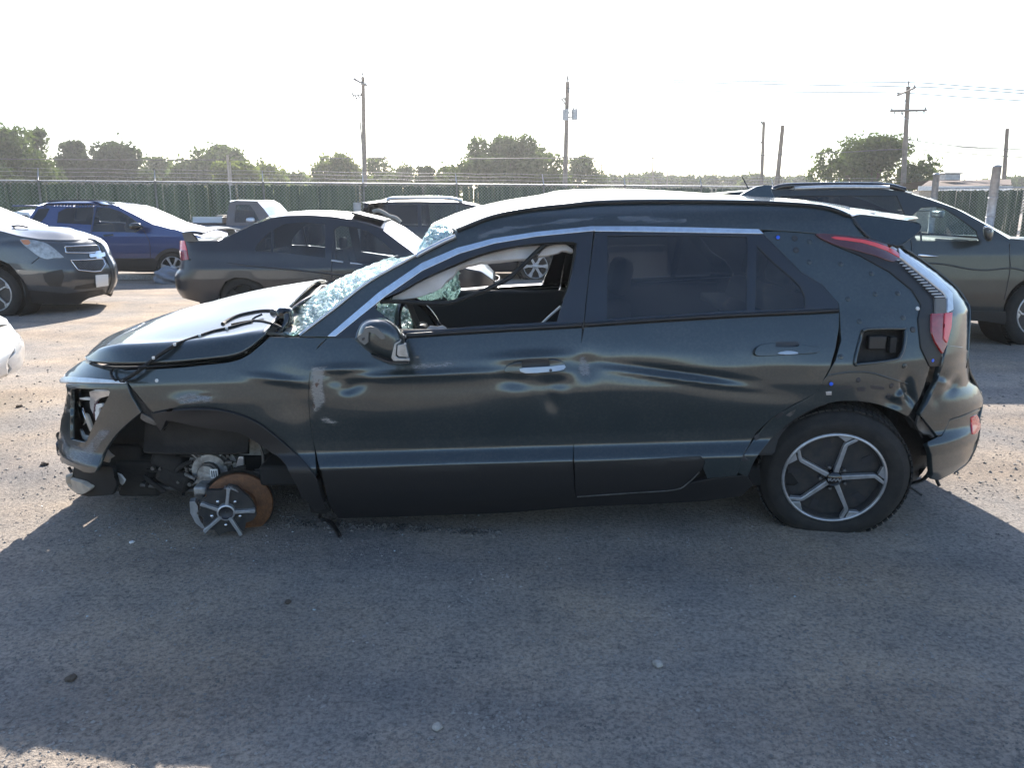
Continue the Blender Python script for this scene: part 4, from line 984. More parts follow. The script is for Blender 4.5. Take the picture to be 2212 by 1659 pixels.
# rear end: upper body, bumper, tailgate ------------------------------------------------
sil_up = m('D', (1350, 500), (1500, 600), (1640, 705), (1740, 790), (1812, 892), (1826, 940), (1824, 1060), (1818, 1180))
panel('rear_corner', m('D', (1362, 545)) + sil_up + m('D', (1810, 1300), (1780, 1370), (1690, 1340), (1640, 1260), (1668, 1182), (1700, 1060), (1706, 940), (1702, 828), (1612, 732), (1480, 636)), 'paint', car, FS, step=7, mirror=True)
bump_up = m('S', (1160, 40), (1110, 260), (1050, 450), (960, 640), (890, 760), (1060, 975), (1110, 965), (1190, 800), (1300, 765), (1520, 680), (1533, 620), (1520, 530), (1480, 480), (1400, 390), (1378, 260), (1386, 100), (1330, 60))
panel('rear_bumper', bump_up, 'paint', car, FS, step=6.5, off=-.006, flange=.03)
bump_lo = m('S', (1070, 1000), (1120, 985), (1200, 818), (1310, 785), (1515, 700), (1500, 760), (1508, 850), (1495, 950), (1450, 1120), (1380, 1255), (1250, 1355), (1120, 1425), (1090, 1440), (1050, 1436), (1000, 1428), (1022, 1380), (1012, 1180), (970, 1050))
panel('rear_bumper_lower', bump_lo, 'paint', car, FS, step=6.5, off=-.002, flange=.03)
panel('rear_bumper', bump_up, 'paint', car, FS, step=14, off=-.006, near=False, mirror=True); panel('rear_bumper_lower', bump_lo, 'paint', car, FS, step=14, near=False, mirror=True)
panel('bumper_groove', m('S', (900, 745), (1060, 975), (1120, 985), (1200, 818), (1310, 785), (1520, 700), (1530, 660), (1520, 680), (1300, 765), (1190, 800), (1110, 965), (1060, 955), (930, 760)), 'blk', car, Off(FS, .004), step=10, flange=0.)
panel('bumper_bracket', m('S', (900, 745), (1060, 965), (1030, 992), (1000, 960), (930, 955), (880, 920), (858, 870)), 'steel', car, Off(FS, .012), step=10)
panel('reflector', m('S', (1412, 790), (1470, 760), (1505, 830), (1502, 900), (1470, 955), (1425, 960)), 'redhi', car, FS, step=7, off=-.007)
def wrap(name, sil, mat, Fx, dx, mat_=None, n=16):
    c0 = march(Fx, sil, 2.7, 4.2); c1 = c0.copy(); c1[:, 0] += dx; c1[:, 1] = YC
    cm = c0 * .45 + c1 * .55; cm[:, 0] += dx * .35
    return loft(name, [c0, cm, c1], mat, car, n=n, sub=6, mirrorY=YC, thick=.01)
wrap('tailgate', m('D', (1350, 500), (1500, 600), (1640, 705), (1740, 790), (1812, 892), (1826, 940), (1824, 1060), (1812, 1250), (1800, 1340)), 'paint', FS, .06)
wrap('rear_fascia', m('S', (1386, 60), (1378, 260), (1480, 480), (1533, 620), (1500, 760), (1495, 950), (1450, 1120), (1380, 1255), (1250, 1355)), 'paint', FS, .05)
# dark pieces hanging under the torn rear corner
tube('loose_strap', [at(*p, 3.45) for p in m('S', (760, 1490), (900, 1450), (960, 1400), (1020, 1330))], .016, 'blk', car, 6, .4)
tube('loose_strap', [at(*p, 3.5) for p in m('S', (760, 1500), (840, 1550), (905, 1600))], .006, 'blk', car, 6)
tube('loose_strap', [at(*p, 3.35) for p in m('S', (1060, 1430), (1075, 1470), (1090, 1500))], .008, 'blk', car, 6)
panel('crumpled_liner', m('S', (700, 500), (860, 420), (1000, 430), (960, 640), (880, 790), (860, 900), (800, 900), (740, 800), (640, 700), (620, 620)), 'dark', car, Off(FS, lambda x, z: .045 + .015 * np.sin(x * 90) * np.sin(z * 70)), step=7)
panel('rear_liner', sm(m('E', (300, 830), (340, 700), (520, 490), (850, 300), (1150, 300), (1400, 390), (1500, 560), (1560, 700), (1480, 830), (1400, 900), (1300, 1000), (700, 1000)), 3, True), 'liner', car, Off(FS, .24), step=16, flange=0., mirror=True)
loft('rear_liner_tunnel', [march(Off(FS, .02), sm(m('E', (288, 828), (340, 712), (520, 502), (850, 318), (1150, 316), (1400, 408), (1500, 560)), 3), 2.7, 4.2), march(Off(FS, .26), sm(m('E', (288, 828), (340, 712), (520, 502), (850, 318), (1150, 316), (1400, 408), (1500, 560)), 3), 2.7, 4.4)], 'liner', car, n=30, sub=3)
# hood, front corner -------------------------------------------------------------------
c0 = march(FS, m('A', (262, 646), (330, 654), (430, 658), (560, 656), (700, 650), (850, 636), (1000, 618), (1085, 585), (1180, 508)), 2.7, 4.2) + np.array([0, .004, 0])
c1 = atl(m('A', (246, 628), (330, 588), (420, 574), (560, 569), (700, 562), (850, 547), (1000, 529), (1100, 508), (1185, 492)), np.array([3.46, 3.36, 3.30, 3.27, 3.26, 3.25, 3.25, 3.25, 3.25]))
c1b = atl(m('A', (243, 620), (335, 570), (430, 548), (570, 536), (710, 522), (850, 505), (1000, 484), (1100, 462), (1185, 445)), np.array([3.50, 3.42, 3.38, 3.36, 3.35, 3.34, 3.34, 3.34, 3.34]))
c15_ = atl(m('A', (236, 610), (310, 565), (430, 508), (560, 462), (700, 416), (830, 382), (1000, 340), (1150, 306), (1330, 280)), 3.62)
c2 = atl(m('A', (357, 532), (420, 495), (560, 440), (700, 392), (830, 356), (1000, 311), (1150, 276), (1330, 246), (1450, 229)), YC)
c1b = resample(c1, 30) * .9 + resample(c2, 30) * .1; c1b[:, 2] += .003; c15 = resample(c1, 30) * .5 + resample(c2, 30) * .5; c15[:, 2] += .010
hood_ = loft('hood', [c0, c1, c1b, c15, c2], 'paint', car, n=60, sub=7, mirrorY=YC, thick=.012)
e = np.array([c0[0], c0[1], c0[2], c0[4], c0[6]]) 
NOSE = panel('nose_panel', m('Q', (80, 335), (120, 290), (230, 210), (300, 175), (345, 205), (500, 262), (560, 270), (640, 272), (688, 285), (690, 380), (500, 372), (250, 358), (95, 352)), 'paint', car, FS, step=6, mirror=True)
panel('nose_trim', m('Q', (62, 382), (90, 358), (250, 366), (500, 380), (702, 396), (706, 412), (500, 410), (250, 408), (110, 405), (75, 402)), 'satin', car, FS, step=6, off=-.012, mirror=True)
lamp = m('Q', (158, 468), (200, 458), (532, 472), (545, 500), (532, 545), (450, 690), (360, 880), (318, 985), (298, 1002), (155, 970), (150, 830))
fb = m('Q', (112, 418), (250, 414), (500, 416), (706, 420)) + sm(m('Q', (712, 425), (735, 500), (775, 580), (845, 700)), 3) + sm(m('Q', (845, 702), (760, 770), (680, 840), (600, 920), (540, 1000), (490, 1080), (440, 1190), (410, 1270)), 3) + m('Q', (392, 1296), (340, 1298), (285, 1290), (230, 1262), (180, 1240), (130, 1225), (80, 1200), (50, 1170), (58, 1140), (32, 1110), (40, 1060), (34, 1000), (42, 930), (55, 850), (62, 780), (90, 690), (105, 600), (122, 500))
panel('front_bumper', fb, 'paint', car, FS, holes=[lamp], step=6, off=-.004)
panel('front_bumper', fb, 'paint', car, FS, step=14, near=False, mirror=True)
panel('bumper_scuff', m('Q', (55, 860), (140, 800), (150, 960), (300, 1010), (420, 860), (560, 820), (640, 850), (540, 960), (440, 1150), (400, 1270), (300, 1280), (100, 1180), (45, 1090)), 'scuff', car, FS, step=12, off=-.0065, flange=0., fade=11.)
wrap('front_fascia', m('Q', (112, 418), (122, 500), (105, 600), (62, 780), (42, 930), (34, 1000), (40, 1060)), 'blk', FS, -.05)
panel('headlamp_housing', m('Q', (140, 450), (560, 460), (540, 560), (370, 900), (300, 1020), (140, 980)), 'dark', car, Off(FS, .10), step=12, flange=0.)
FH = Off(FS, .05)
for q, mt_ in (([(335, 500), (370, 488), (535, 490), (525, 535), (430, 560), (400, 585), (385, 640), (372, 715), (345, 660), (338, 600), (345, 560)], 'satin'),
               ([(236, 555), (335, 562), (335, 578), (240, 570)], 'white'), ([(385, 585), (402, 600), (390, 770), (372, 720)], 'reddk'),
               ([(400, 625), (455, 615), (460, 640), (425, 660), (425, 720), (395, 780), (388, 690)], 'white'),
               ([(225, 640), (258, 670), (300, 790), (265, 825), (232, 730)], 'chrome'), ([(290, 712), (310, 730), (356, 870), (340, 890), (300, 790)], 'tan'),
               ([(240, 870), (270, 930), (325, 940), (300, 995), (262, 950)], 'lens'), ([(162, 470), (225, 470), (220, 740), (165, 750)], 'tintlt')):
    panel('lamp_shard', m('Q', *q), mt_, car, FH, step=8, flange=.012)
# torn black edge of the grille at the left tip
for q in ([(5, 910), (25, 895), (42, 905), (40, 1130), (20, 1128), (8, 1080), (0, 1010), (18, 980), (2, 940)], [(50, 1170), (80, 1190), (60, 1205)]):
    panel('torn_grille', m('Q', *q), 'blk', car, Off(FS, .03), step=8)
panel('skid_plate', sm(m('Q', (102, 1325), (130, 1330), (150, 1370), (260, 1410), (300, 1440), (338, 1460), (310, 1490), (250, 1515), (180, 1490), (120, 1430), (100, 1380)), 2, True), 'tan', car, Off(FS, .05), step=8, flange=.03)
panel('lower_grille', m('Q', (180, 1250), (280, 1292), (390, 1300), (430, 1240), (560, 1250), (600, 1420), (560, 1520), (320, 1540), (200, 1510), (300, 1480), (250, 1400), (160, 1360)), 'dark', car, Off(FS, .08), step=12, flange=.02)
tube('torn_strut', [at(*p, 3.55) for p in m('Q', (130, 1245), (160, 1300))], .008, 'ink', car, 6)
# crumpled wing bracket between bumper and fender
panel('wing_bracket', m('Q', (712, 425), (740, 440), (820, 560), (945, 665), (965, 740), (1000, 800), (1075, 880), (1050, 880), (960, 800), (870, 770), (840, 700), (775, 590)), 'liner', car, Off(FS, .014), step=8, flange=.012)
panel('liner_flap', m('Q', (850, 715), (940, 760), (1010, 815), (980, 830), (880, 790), (840, 760)), 'steel', car, Off(FS, .002), step=8, flange=.01)
# engine bay seen through the empty wheel arch ----------------------------------------------
panel('arch_liner', m('R', (-160, 90), (100, 60), (550, 160), (900, 205), (1040, 280), (1020, 440), (920, 450), (0, 455), (-180, 440)), 'liner', car, Off(FS, lambda x, z: .20 + .012 * np.sin(x * 25)), step=12, flange=.02)
panel('arch_back', m('Q', (450, 1100), (620, 900), (860, 760), (1200, 640)) + m('R', (1040, 200), (1300, 380), (1600, 700), (1760, 1000), (1800, 1250), (1300, 1250), (900, 1180)) + m('Q', (1300, 1480), (700, 1500), (450, 1500)), 'dark', car, Off(FS, .62), step=24, flange=0., mirror=True)
loft('arch_tunnel', [march(Off(FS, .0), sm(m('A', (600, 960), (700, 955)), 2) + sm(m('R', (550, 150), (900, 196), (1050, 262), (1250, 390), (1450, 560), (1600, 800), (1680, 980)), 3), 2.7, 4.2), march(Off(FS, .6), sm(m('A', (600, 960), (700, 955)), 2) + sm(m('R', (550, 150), (900, 196), (1050, 262), (1250, 390), (1450, 560), (1600, 800), (1680, 980)), 3), 2.7, 4.6)], 'dark', car, n=30, sub=4)
cB = at(*m('R', (630, 640))[0], 3.49)
for rr_, dep, mt_ in ((.12, .0, 'cast'), (.095, -.02, 'steel'), (.085, -.045, 'cast'), (.05, -.07, 'steel'), (.042, -.085, 'cast')):
    cylinder('gearbox_cover', (cB.x, cB.y + dep + .12, cB.z), (cB.x, cB.y + dep, cB.z), rr_, mt_, car, 28)
for k in range(9):
    a = k * 2 * math.pi / 9; p = Vector((cB.x + .105 * math.cos(a), cB.y - .004, cB.z + .105 * math.sin(a)))
    cylinder('bolt', tuple(p), tuple(p + Vector((0, -.015, 0))), .009, 'steel', car, 6)
    MB().box((cB.x + .075 * math.cos(a + .3), cB.y - .012, cB.z + .075 * math.sin(a + .3)), (.10, .025, .007), ('Y', -(a + .3))).build('rib', 'cast', car)
boxo('gearbox', (cB.x + .06, cB.y + .17, cB.z + .05), (.36, .2, .26), 'cast', car, .03); boxo('bell_housing', (cB.x - .05, cB.y + .05, cB.z + .13), (.12, .12, .10), 'cast', car, .02)
pl = at(*m('R', (640, 700))[0], 3.395); boxo('sticker', tuple(pl), (.035, .003, .045), 'plate', car, 0.)
for k in range(3): boxo('sticker_bar', (pl.x - .010 + .010 * k, pl.y - .003, pl.z), (.004, .002, .03), 'ink', car, 0.)
for q, sz, mt_ in (((150, 520), (.20, .2, .12), 'steel'), ((230, 700), (.22, .2, .14), 'steel'), ((60, 520), (.05, .06, .06), 'cast'), ((300, 590), (.07, .08, .03), 'cast'), ((30, 690), (.05, .05, .05), 'steel')):
    c = at(*m('R', q)[0], 3.52); boxo('engine_mount', tuple(c), tuple(v * .75 for v in sz), 'liner' if mt_ == 'steel' else mt_, car, .025, ('Y', .3 + q[0] * .001))
for k in range(26):
    c = at(*m('R', (random.uniform(-150, 900), random.uniform(470, 860)))[0], 3.44 + random.random() * .06); d_ = Vector((random.uniform(-1, 1), random.uniform(-.3, .3), random.uniform(-.6, .6))).normalized() * random.uniform(.02, .07)
    if k % 3 == 0: cylinder('engine_bolt', tuple(c), tuple(c + Vector((0, -.02, 0))), random.uniform(.006, .012), 'steel', car, 8)
    else: tube('engine_hose', [c - d_, c + Vector((0, -.015, .01)), c + d_], random.uniform(.005, .012), random.choice(['dark', 'liner', 'steel', 'cast']), car, 7)
for q, sz in (((700, 1010), (.055, .06, .075)), ((860, 960), (.10, .1, .10)), ((760, 1150), (.16, .15, .16)), ((900, 1300), (.2, .2, .18))):
    c = at(*m('Q', q)[0], 3.62); boxo('reservoir', tuple(c), sz, 'steel' if q[0] == 700 else 'liner', car, .015)
for q, mt_ in (([(480, 1130), (510, 1070), (530, 1100), (570, 1130), (530, 1160), (520, 1200), (470, 1185)], 'tan'), ([(590, 1310), (640, 1330), (680, 1380), (660, 1425), (600, 1370)], 'white'), ([(560, 1470), (630, 1462), (620, 1485), (570, 1488)], 'steel')):
    panel('broken_bracket', m('Q', *q), mt_, car, Off(FS, .14), step=8, flange=.01)
# strut, knuckle, arms
a, b = at(*m('R', (980, 470))[0], 3.42), at(*m('R', (985, 150))[0], 3.46); cylinder('strut', tuple(a), tuple(b), .026, 'dark', car); cylinder('strut_rod', tuple(b), tuple(b + Vector((0, .02, .1))), .012, 'chrome', car)
for i in range(4):
    V, Fc = lathe([(.0, 0)], 3); break
panel('strut_label', m('R', (930, 225), (962, 225), (985, 320), (940, 325)), 'plate', car, Off(FS, .215), step=8, flange=.004); panel('strut_label', m('R', (990, 225), (1020, 235), (1040, 318), (1000, 322)), 'redhi', car, Off(FS, .215), step=8, flange=.004)
panel('knuckle_tab', m('R', (925, 510), (970, 510), (975, 600), (890, 640)), 'satin', car, Off(FS, .2), step=8, flange=.012); panel('knuckle_shield', m('R', (820, 690), (900, 640), (990, 620), (990, 720), (900, 700)), 'liner', car, Off(FS, .18), step=8)
tube('brake_hose', [at(*p, 3.4) for p in m('R', (1160, 330), (1180, 400), (1205, 480), (1205, 600), (1170, 650), (1110, 660))], .007, 'steel', car, 6)
tube('control_arm', [at(*p, 3.5) for p in m('R', (-200, 820), (100, 850), (350, 880), (560, 900))], .022, 'steel', car, 8, .6)
tube('tie_rod', [at(*p, 3.45) for p in m('R', (1270, 840), (1290, 940), (1300, 980))], .016, 'cast', car, 8); boxo('ball_joint', tuple(at(*m('R', (1290, 930))[0], 3.45)), (.04, .04, .02), 'cast', car, .006)
# brake disc and broken wheel centre
dc = at(*m('R', (925, 1052))[0], 3.30); dwn = part_empty('brake_disc', car, dc, (R(3), 0, R(14)))
V, Fc = lathe([(.075, .012), (.08, .010), (.146, .010), (.150, .006), (.150, -.012), (.146, -.016), (.08, -.016)], 56); mesh_obj('friction_ring', V, Fc, 'rust', dwn, raw=True)
V, Fc = lathe([(.001, .045), (.07, .042), (.078, .034), (.080, .01)], 40); mesh_obj('disc_hat', V, Fc, 'rust', dwn, raw=True)
V, Fc = lathe([(.06, -.035), (.158, -.03), (.160, -.02)], 40); mesh_obj('dust_shield', V, Fc, 'steel', dwn, raw=True)
hc = at(*m('R', (782, 1132))[0], 3.205); hub = part_empty('broken_wheel_centre', car, hc, (R(3), 0, R(14)))
sp_ = MB(); bk = MB(); ang = [80, -2, -65, -140, 153]
for k, a0 in enumerate(ang):
    L_ = [.118, .122, .128, .128, .112][k]; a = R(a0)
    sp_.add(*extr([(.030, .0075), (L_ * .75, .0065), (L_, .0085), (L_ * 1.02, 0), (L_ * .98, -.009), (L_ * .75, -.0065), (.030, -.0075)], .0, .022, a))
    a2 = R(ang[(k + 1) % 5] if k else ang[4]); 
order = sorted(ang)
for i in range(5):
    a0, a1 = order[i], order[(i + 1) % 5] + (360 if i == 4 else 0)
    r_ = [.126] + [random.uniform(.100, .130) for _ in range(4)] + [.124]
    poly = [(.03 * math.cos(R(a0)), .03 * math.sin(R(a0)))] + [(r_[j] * math.cos(R(a0 + (a1 - a0) * j / 5)), r_[j] * math.sin(R(a0 + (a1 - a0) * j / 5))) for j in range(6)] + [(.03 * math.cos(R(a1)), .03 * math.sin(R(a1)))]
    bk.add(*extr(poly, -.02, .002))
sp_.build('spokes', 'alloy', hub, raw=True, bevel=.0015); bk.build('spoke_backing', 'dkalloy', hub, raw=True)
V, Fc = lathe([(.031, .024), (.036, .024), (.039, .018), (.04, -.01)], 40); mesh_obj('hub_ring', V, Fc, 'alloy', hub, raw=True)
V, Fc = lathe([(.001, .012), (.030, .012), (.031, .02)], 32); mesh_obj('hub_cap', V, Fc, 'ink', hub, raw=True)
MB().box((0, -.014, 0), (.008, .004, .008), ('Y', R(45))).build('axle_tip', 'steel', hub, raw=True)
for k in range(5):
    a = R(44 + 72 * k + 4); V, Fc = lathe([(.001, .018), (.007, .017), (.0085, .01), (.0085, -.01)], 8); mesh_obj('lug_nut', V + np.array([.062 * math.cos(a), 0, .062 * math.sin(a)]), Fc, 'chrome', hub, raw=True)
mesh_obj('rim_fragment', *(lambda q: (q[0], q[1]))(extr([(-.15, .055), (-.128, .055), (-.118, .03), (-.12, -.02), (-.112, -.05), (-.09, -.075), (-.11, -.08), (-.135, -.05), (-.152, 0)], -.05, -.01)), 'alloy', hub, raw=True, smooth=False)
mesh_obj('rim_fragment', *extr([(.0, .112), (.03, .116), (.05, .10), (.058, .088), (.045, .098), (.03, .105)], -.02, .012), 'alloy', hub, raw=True, smooth=False)
cc = at(*m('R', (520, 860))[0], 3.30); boxo('brake_caliper', tuple(cc), (.06, .10, .04), 'cast', car, .01); boxo('brake_caliper_bridge', tuple(cc + Vector((-.01, -.02, -.03))), (.05, .04, .05), 'steel', car, .01)
# loose straps and scraps by the front sill
tube('loose_strap', [at(*p, 3.2) for p in m('G', (230, 1110), (300, 1150), (330, 1120))] + [on_ground(*m('G', (290, 1220))[0], .02), on_ground(*m('G', (370, 1260))[0], .012), on_ground(*m('G', (430, 1355))[0], .012)], .010, 'blk', car, 6, .5)
panel('torn_liner', m('G', (215, 1130), (260, 1105), (330, 1120), (360, 1180), (330, 1200), (230, 1190)), 'dark', car, Off(FS, .0), step=8)
# wipers, cowl, draped seals -----------------------------------------------------------
sY = lambda n, a, b: np.linspace(a, b, n)
def path(tag_, pts, Ys): return [Vector(q) for q in atl(m(tag_, *pts), Ys)]
DR = [hood_, FEND, NOSE]
tube('loose_seal', drape(sm(m('A', (440, 745), (395, 738), (372, 705), (385, 675), (425, 670)), 3), DR, .024, 3.6), .006, 'rub', car, 8, smooth=1)
p = drape(sm(m('A', (425, 742), (470, 722), (530, 680), (600, 625), (710, 555), (780, 528), (840, 508), (910, 485), (980, 470), (1060, 448), (1110, 438)), 3), DR, .040, 3.6)
tube('loose_seal', p, .0105, 'rub', car, 8, .8, smooth=1)
for q in (9, 12, 18, 24): boxo('seal_clip', tuple(p[q] + Vector((0, -.012, .004))), (.012, .006, .012), 'white', car, .002)
p = drape(sm(m('A', (1195, 505), (1150, 545), (1080, 592), (1000, 622), (930, 635), (850, 646), (700, 660), (560, 668), (430, 672), (330, 668), (265, 652)), 3), DR, .016, 3.6)
tube('hood_seal', p, .007, 'rub', car, 8, .7, smooth=1); boxo('seal_clip', tuple(p[6] + Vector((0, -.012, .002))), (.012, .006, .008), 'white', car, .002)
tube('wiper_blade', drape(sm(m('A', (955, 448), (1000, 420), (1060, 398), (1160, 380), (1230, 382), (1280, 395)), 3), DR, .045, 3.6), .011, 'rub', car, 8, smooth=1)
tube('wiper_blade', drape(sm(m('A', (1000, 450), (1100, 432), (1160, 432), (1220, 448), (1265, 470)), 3), DR, .045, 3.6), .007, 'rub', car, 8, smooth=1)
tube('wiper_arm', path('A', [(1280, 400), (1305, 375), (1380, 325), (1450, 285), (1530, 232)], sY(5, 3.46, 4.0)), .010, 'gblk', car, 8)
tube('wiper_blade', path('A', [(1190, 372), (1230, 335), (1310, 290), (1400, 252), (1525, 230)], sY(5, 3.6, 4.2)), .009, 'rub', car, 8)
tube('wiper_arm', path('A', [(1285, 385), (1290, 430), (1265, 470), (1235, 498)], sY(4, 3.42, 3.38)), .016, 'gblk', car, 8)
boxo('wiper_motor', tuple(at(*m('A', (1280, 410))[0], 3.46)), (.07, .07, .09), 'gblk', car, .02); boxo('wiper_motor', tuple(at(*m('A', (1240, 390))[0], 3.5)), (.06, .05, .03), 'steel', car, .01, ('Y', .4))
tube('cowl_hoop', path('A', [(1190, 500), (1140, 490), (1110, 460), (1112, 420), (1160, 395)], sY(5, 3.36, 3.46)), .005, 'gblk', car, 6)
loft('cowl', [atl(m('A', (1120, 470), (1150, 492), (1200, 508), (1350, 514)), 3.36), atl(m('A', (1120, 420), (1190, 420), (1280, 430), (1380, 440)), 3.55), atl(m('A', (1200, 360), (1280, 340), (1380, 300), (1480, 250)), YC)], 'tan', car, n=14, sub=6, mirrorY=YC, thick=.01, noise=.003)
# windscreen: crazed laminated sheet, torn loose at the top -----------------------------
wc0 = atl(m('B', (30, 1052), (150, 1052), (400, 868), (640, 686), (960, 508)), np.array([3.34, 3.33, 3.36, 3.40, 3.46]))
wc1 = atl(m('B', (10, 1046), (60, 960), (270, 800), (480, 668), (760, 545)), 3.66)
wc1b = atl(m('B', (-10, 1020), (50, 930), (250, 790), (480, 662), (800, 522)), 3.9)
wc2 = atl(m('B', (-20, 1020), (80, 940), (300, 820), (520, 700), (860, 560)), YC + .18)
for_, G_ = 'windscreen', None
ws = loft('windscreen', [wc0, wc1, wc1b, wc2, np.array([(p[0] + .05, 4.62, p[2] - .04) for p in wc2]), np.array([(p[0] + .03, 2 * YC - p[1], p[2]) for p in wc0])], 'shat', car, n=40, sub=8, thick=.006, noise=.0035)
loft('torn_glass', [atl(m('B', (962, 510), (1060, 455), (1160, 400), (1232, 372)), np.array([3.42, 3.42, 3.43, 3.44])), atl(m('B', (985, 455), (1045, 380), (1120, 340), (1200, 345)), 3.50), atl(m('B', (1005, 415), (1058, 318), (1110, 296), (1180, 296)), 3.58)], 'shat', car, n=18, sub=6, thick=.006, noise=.003)
loft('torn_glass', [atl(m('T', (-240, 1060), (-200, 1150), (-120, 1260), (60, 1340)), 3.55), atl(m('T', (-120, 1045), (-60, 1120), (40, 1230), (150, 1340)), 3.65), atl(m('T', (60, 1045), (120, 1100), (140, 1200), (160, 1330)), 3.8)], 'shat', car, n=14, sub=6, thick=.006, noise=.006)
loft('torn_glass', [atl(m('T', (490, 970), (540, 850), (620, 720), (680, 630)), 4.1), atl(m('T', (600, 985), (640, 880), (680, 760), (695, 650)), 4.15), atl(m('T', (690, 990), (720, 880), (705, 760), (690, 640)), 4.2)], 'shat', car, n=14, sub=6, thick=.006, noise=.006)
loft('torn_glass', [atl(m('T', (60, 985), (250, 940), (420, 900), (560, 770)), 3.95), atl(m('T', (200, 990), (330, 990), (450, 985), (520, 940)), 4.05)], 'shat', car, n=14, sub=4, thick=.006, noise=.005)
tube('glass_edge', march(FS, sm(m('B', (960, 516), (1060, 462), (1160, 412), (1235, 380)), 4), 2.7, 4.2) - np.array([0, .01, -.006]), .011, 'satin', car, 6, smooth=1)
tube('pillar_seal', march(FS, sm(m('B', (150, 1062), (400, 872), (640, 686), (960, 508)), 4), 2.7, 4.2) - np.array([0, .004, -.003]), .007, 'satin', car, 6, smooth=1)
# roof and spoiler -----------------------------------------------------------------------
r0 = march(FS, m('B', (1245, 338), (1500, 240), (1750, 191), (2000, 165)) + m('C', (265, 146), (600, 137), (1000, 136), (1400, 142), (1770, 163), (1920, 190), (2020, 232)), 2.7, 4.2)
r1 = atl(m('B', (1200, 325), (1450, 225), (1720, 160), (1990, 130)) + m('C', (265, 95), (600, 92), (1000, 110), (1400, 128), (1770, 150), (1900, 168), (2040, 200)), 3.62)
r2 = atl(m('B', (1080, 292), (1300, 205), (1560, 140), (1820, 98)) + m('C', (40, 66), (400, 56), (800, 72), (1200, 100), (1560, 122), (1780, 145), (1960, 172)), YC)
loft('roof', [r0, r1, r2], 'paint', car, n=60, sub=9, mirrorY=YC, thick=.012)
tube('roof_ditch', r0 + np.array([0, -.004, .002]), .008, 'rub', car, 6)
loft('roof_lip', [atl(m('V', (1215, 480), (1250, 540), (1330, 620)), np.array([3.62, 3.54, 3.46])), atl(m('V', (1235, 475), (1290, 540), (1350, 605)), np.array([3.66, 3.56, 3.47]))], 'gblk', car, n=8, sub=2, thick=.01)
spr0 = m('D', (1012, 300), (1080, 282), (1250, 302), (1400, 322), (1490, 342), (1484, 385), (1420, 440), (1342, 490), (1250, 470), (1130, 435), (1060, 372), (1012, 300))
q0 = atl(spr0, 3.44); q0 = atl(spr0, 3.40 + (q0[:, 2] - 1.30) * .50); q05 = q0.copy(); q05[:, 1] += .12; q05[:, 2] += .006
qm = q0.copy(); qm[:, 1] = YC; qm[:, 0] += .06; tp_ = atl(m('D', (930, 226), (1010, 232), (1180, 256), (1330, 280), (1440, 302)), YC); qm[:5] = tp_; qm[-1] = tp_[0]
loft('spoiler', [q0, q05, qm], 'paint', car, n=48, sub=8, mirrorY=YC, thick=.004)
mesh_obj('spoiler_end', q0[:-1], [tuple(range(len(q0) - 1))], 'paint', car, smooth=False)
fcap = march(FS, m('D', (880, 238), (960, 280), (1080, 284), (1075, 268)), 2.7, 4.2)
loft('hatch_gap', [march(FS, sm(m('D', (1012, 300), (1060, 372), (1122, 436)), 3), 2.7, 4.2) - np.array([0, .004, 0]), march(FS, sm(m('D', (1030, 298), (1078, 370), (1140, 436)), 3), 2.7, 4.2) - np.array([0, .004, 0])], 'ink', car, n=10, sub=2, thick=.004)
fin = m('D', (218, 152), (270, 118), (340, 82), (400, 70), (460, 72), (448, 110), (468, 162), (400, 165), (300, 158))
fq = atl(fin, YC); mb = MB(); n_ = len(fq); w_ = np.array([.004, .012, .012, .008, .006, .012, .02, .022, .018])
mb.add(np.concatenate([fq - np.c_[np.zeros(n_), w_ * 1.6, np.zeros(n_)], fq + np.c_[np.zeros(n_), w_ * 1.6, np.zeros(n_)]]), [tuple(range(n_))[::-1], tuple(range(n_, 2 * n_))] + [(i, (i + 1) % n_, n_ + (i + 1) % n_, n_ + i) for i in range(n_)])
mb.build('antenna_fin', 'paint', car, bevel=.004)
# tailgate glass under the spoiler and rear pillar seal
loft('tailgate_glass', [atl(m('D', (1130, 440), (1250, 480), (1345, 515)), 3.50), atl(m('D', (1150, 445), (1270, 485), (1360, 520)), YC)], 'tint', car, n=8, sub=4, mirrorY=YC, thick=.006)
# scrapes -------------------------------------------------------------------------------
panel('rail_scrape', sm(m('B', (1200, 470), (1330, 370), (1500, 300), (1800, 240), (2100, 215)) + m('C', (200, 205), (500, 205), (900, 235), (960, 290), (500, 296), (100, 300)) + m('B', (2190, 292), (1800, 330), (1500, 375), (1300, 425)), 1, True), 'scuffrail', car, FS, step=14, off=-.0015, flange=0., fade=11.)
panel('scrape', m('G', (225, 170), (330, 165), (560, 160), (600, 200), (340, 190), (330, 300), (360, 420), (300, 470), (235, 500), (218, 380)), 'scuffr', car, FS, step=10, off=-.0015, flange=0., fade=11.)
for q in ([(270, 545), (330, 510), (430, 545), (400, 590), (320, 570)], [(290, 640), (360, 650), (320, 690)]): panel('scrape', m('G', *q), 'scuffr', car, FS, step=10, off=-.0015, flange=0., fade=11.)
panel('scrape', m('G', (650, 165), (900, 160), (1150, 130), (1400, 120), (1150, 190), (800, 200)), 'scuff', car, FS, step=12, off=-.0015, flange=0., fade=11.)
panel('scrape', m('G', (290, 893), (320, 880), (640, 876), (640, 888), (300, 905)), 'scuffr', car, FS, step=10, off=-.0015, flange=0., fade=11.)
panel('scrape', m('A', (640, 870), (700, 810), (780, 785), (880, 800), (930, 850), (860, 870), (750, 880)), 'scuff', car, FS, step=9, off=-.0015, flange=0., fade=11.)
panel('scrape', m('A', (1120, 740), (1180, 715), (1280, 725), (1380, 745), (1250, 745), (1150, 775)), 'scuff', car, FS, step=9, off=-.0015, flange=0., fade=11.)
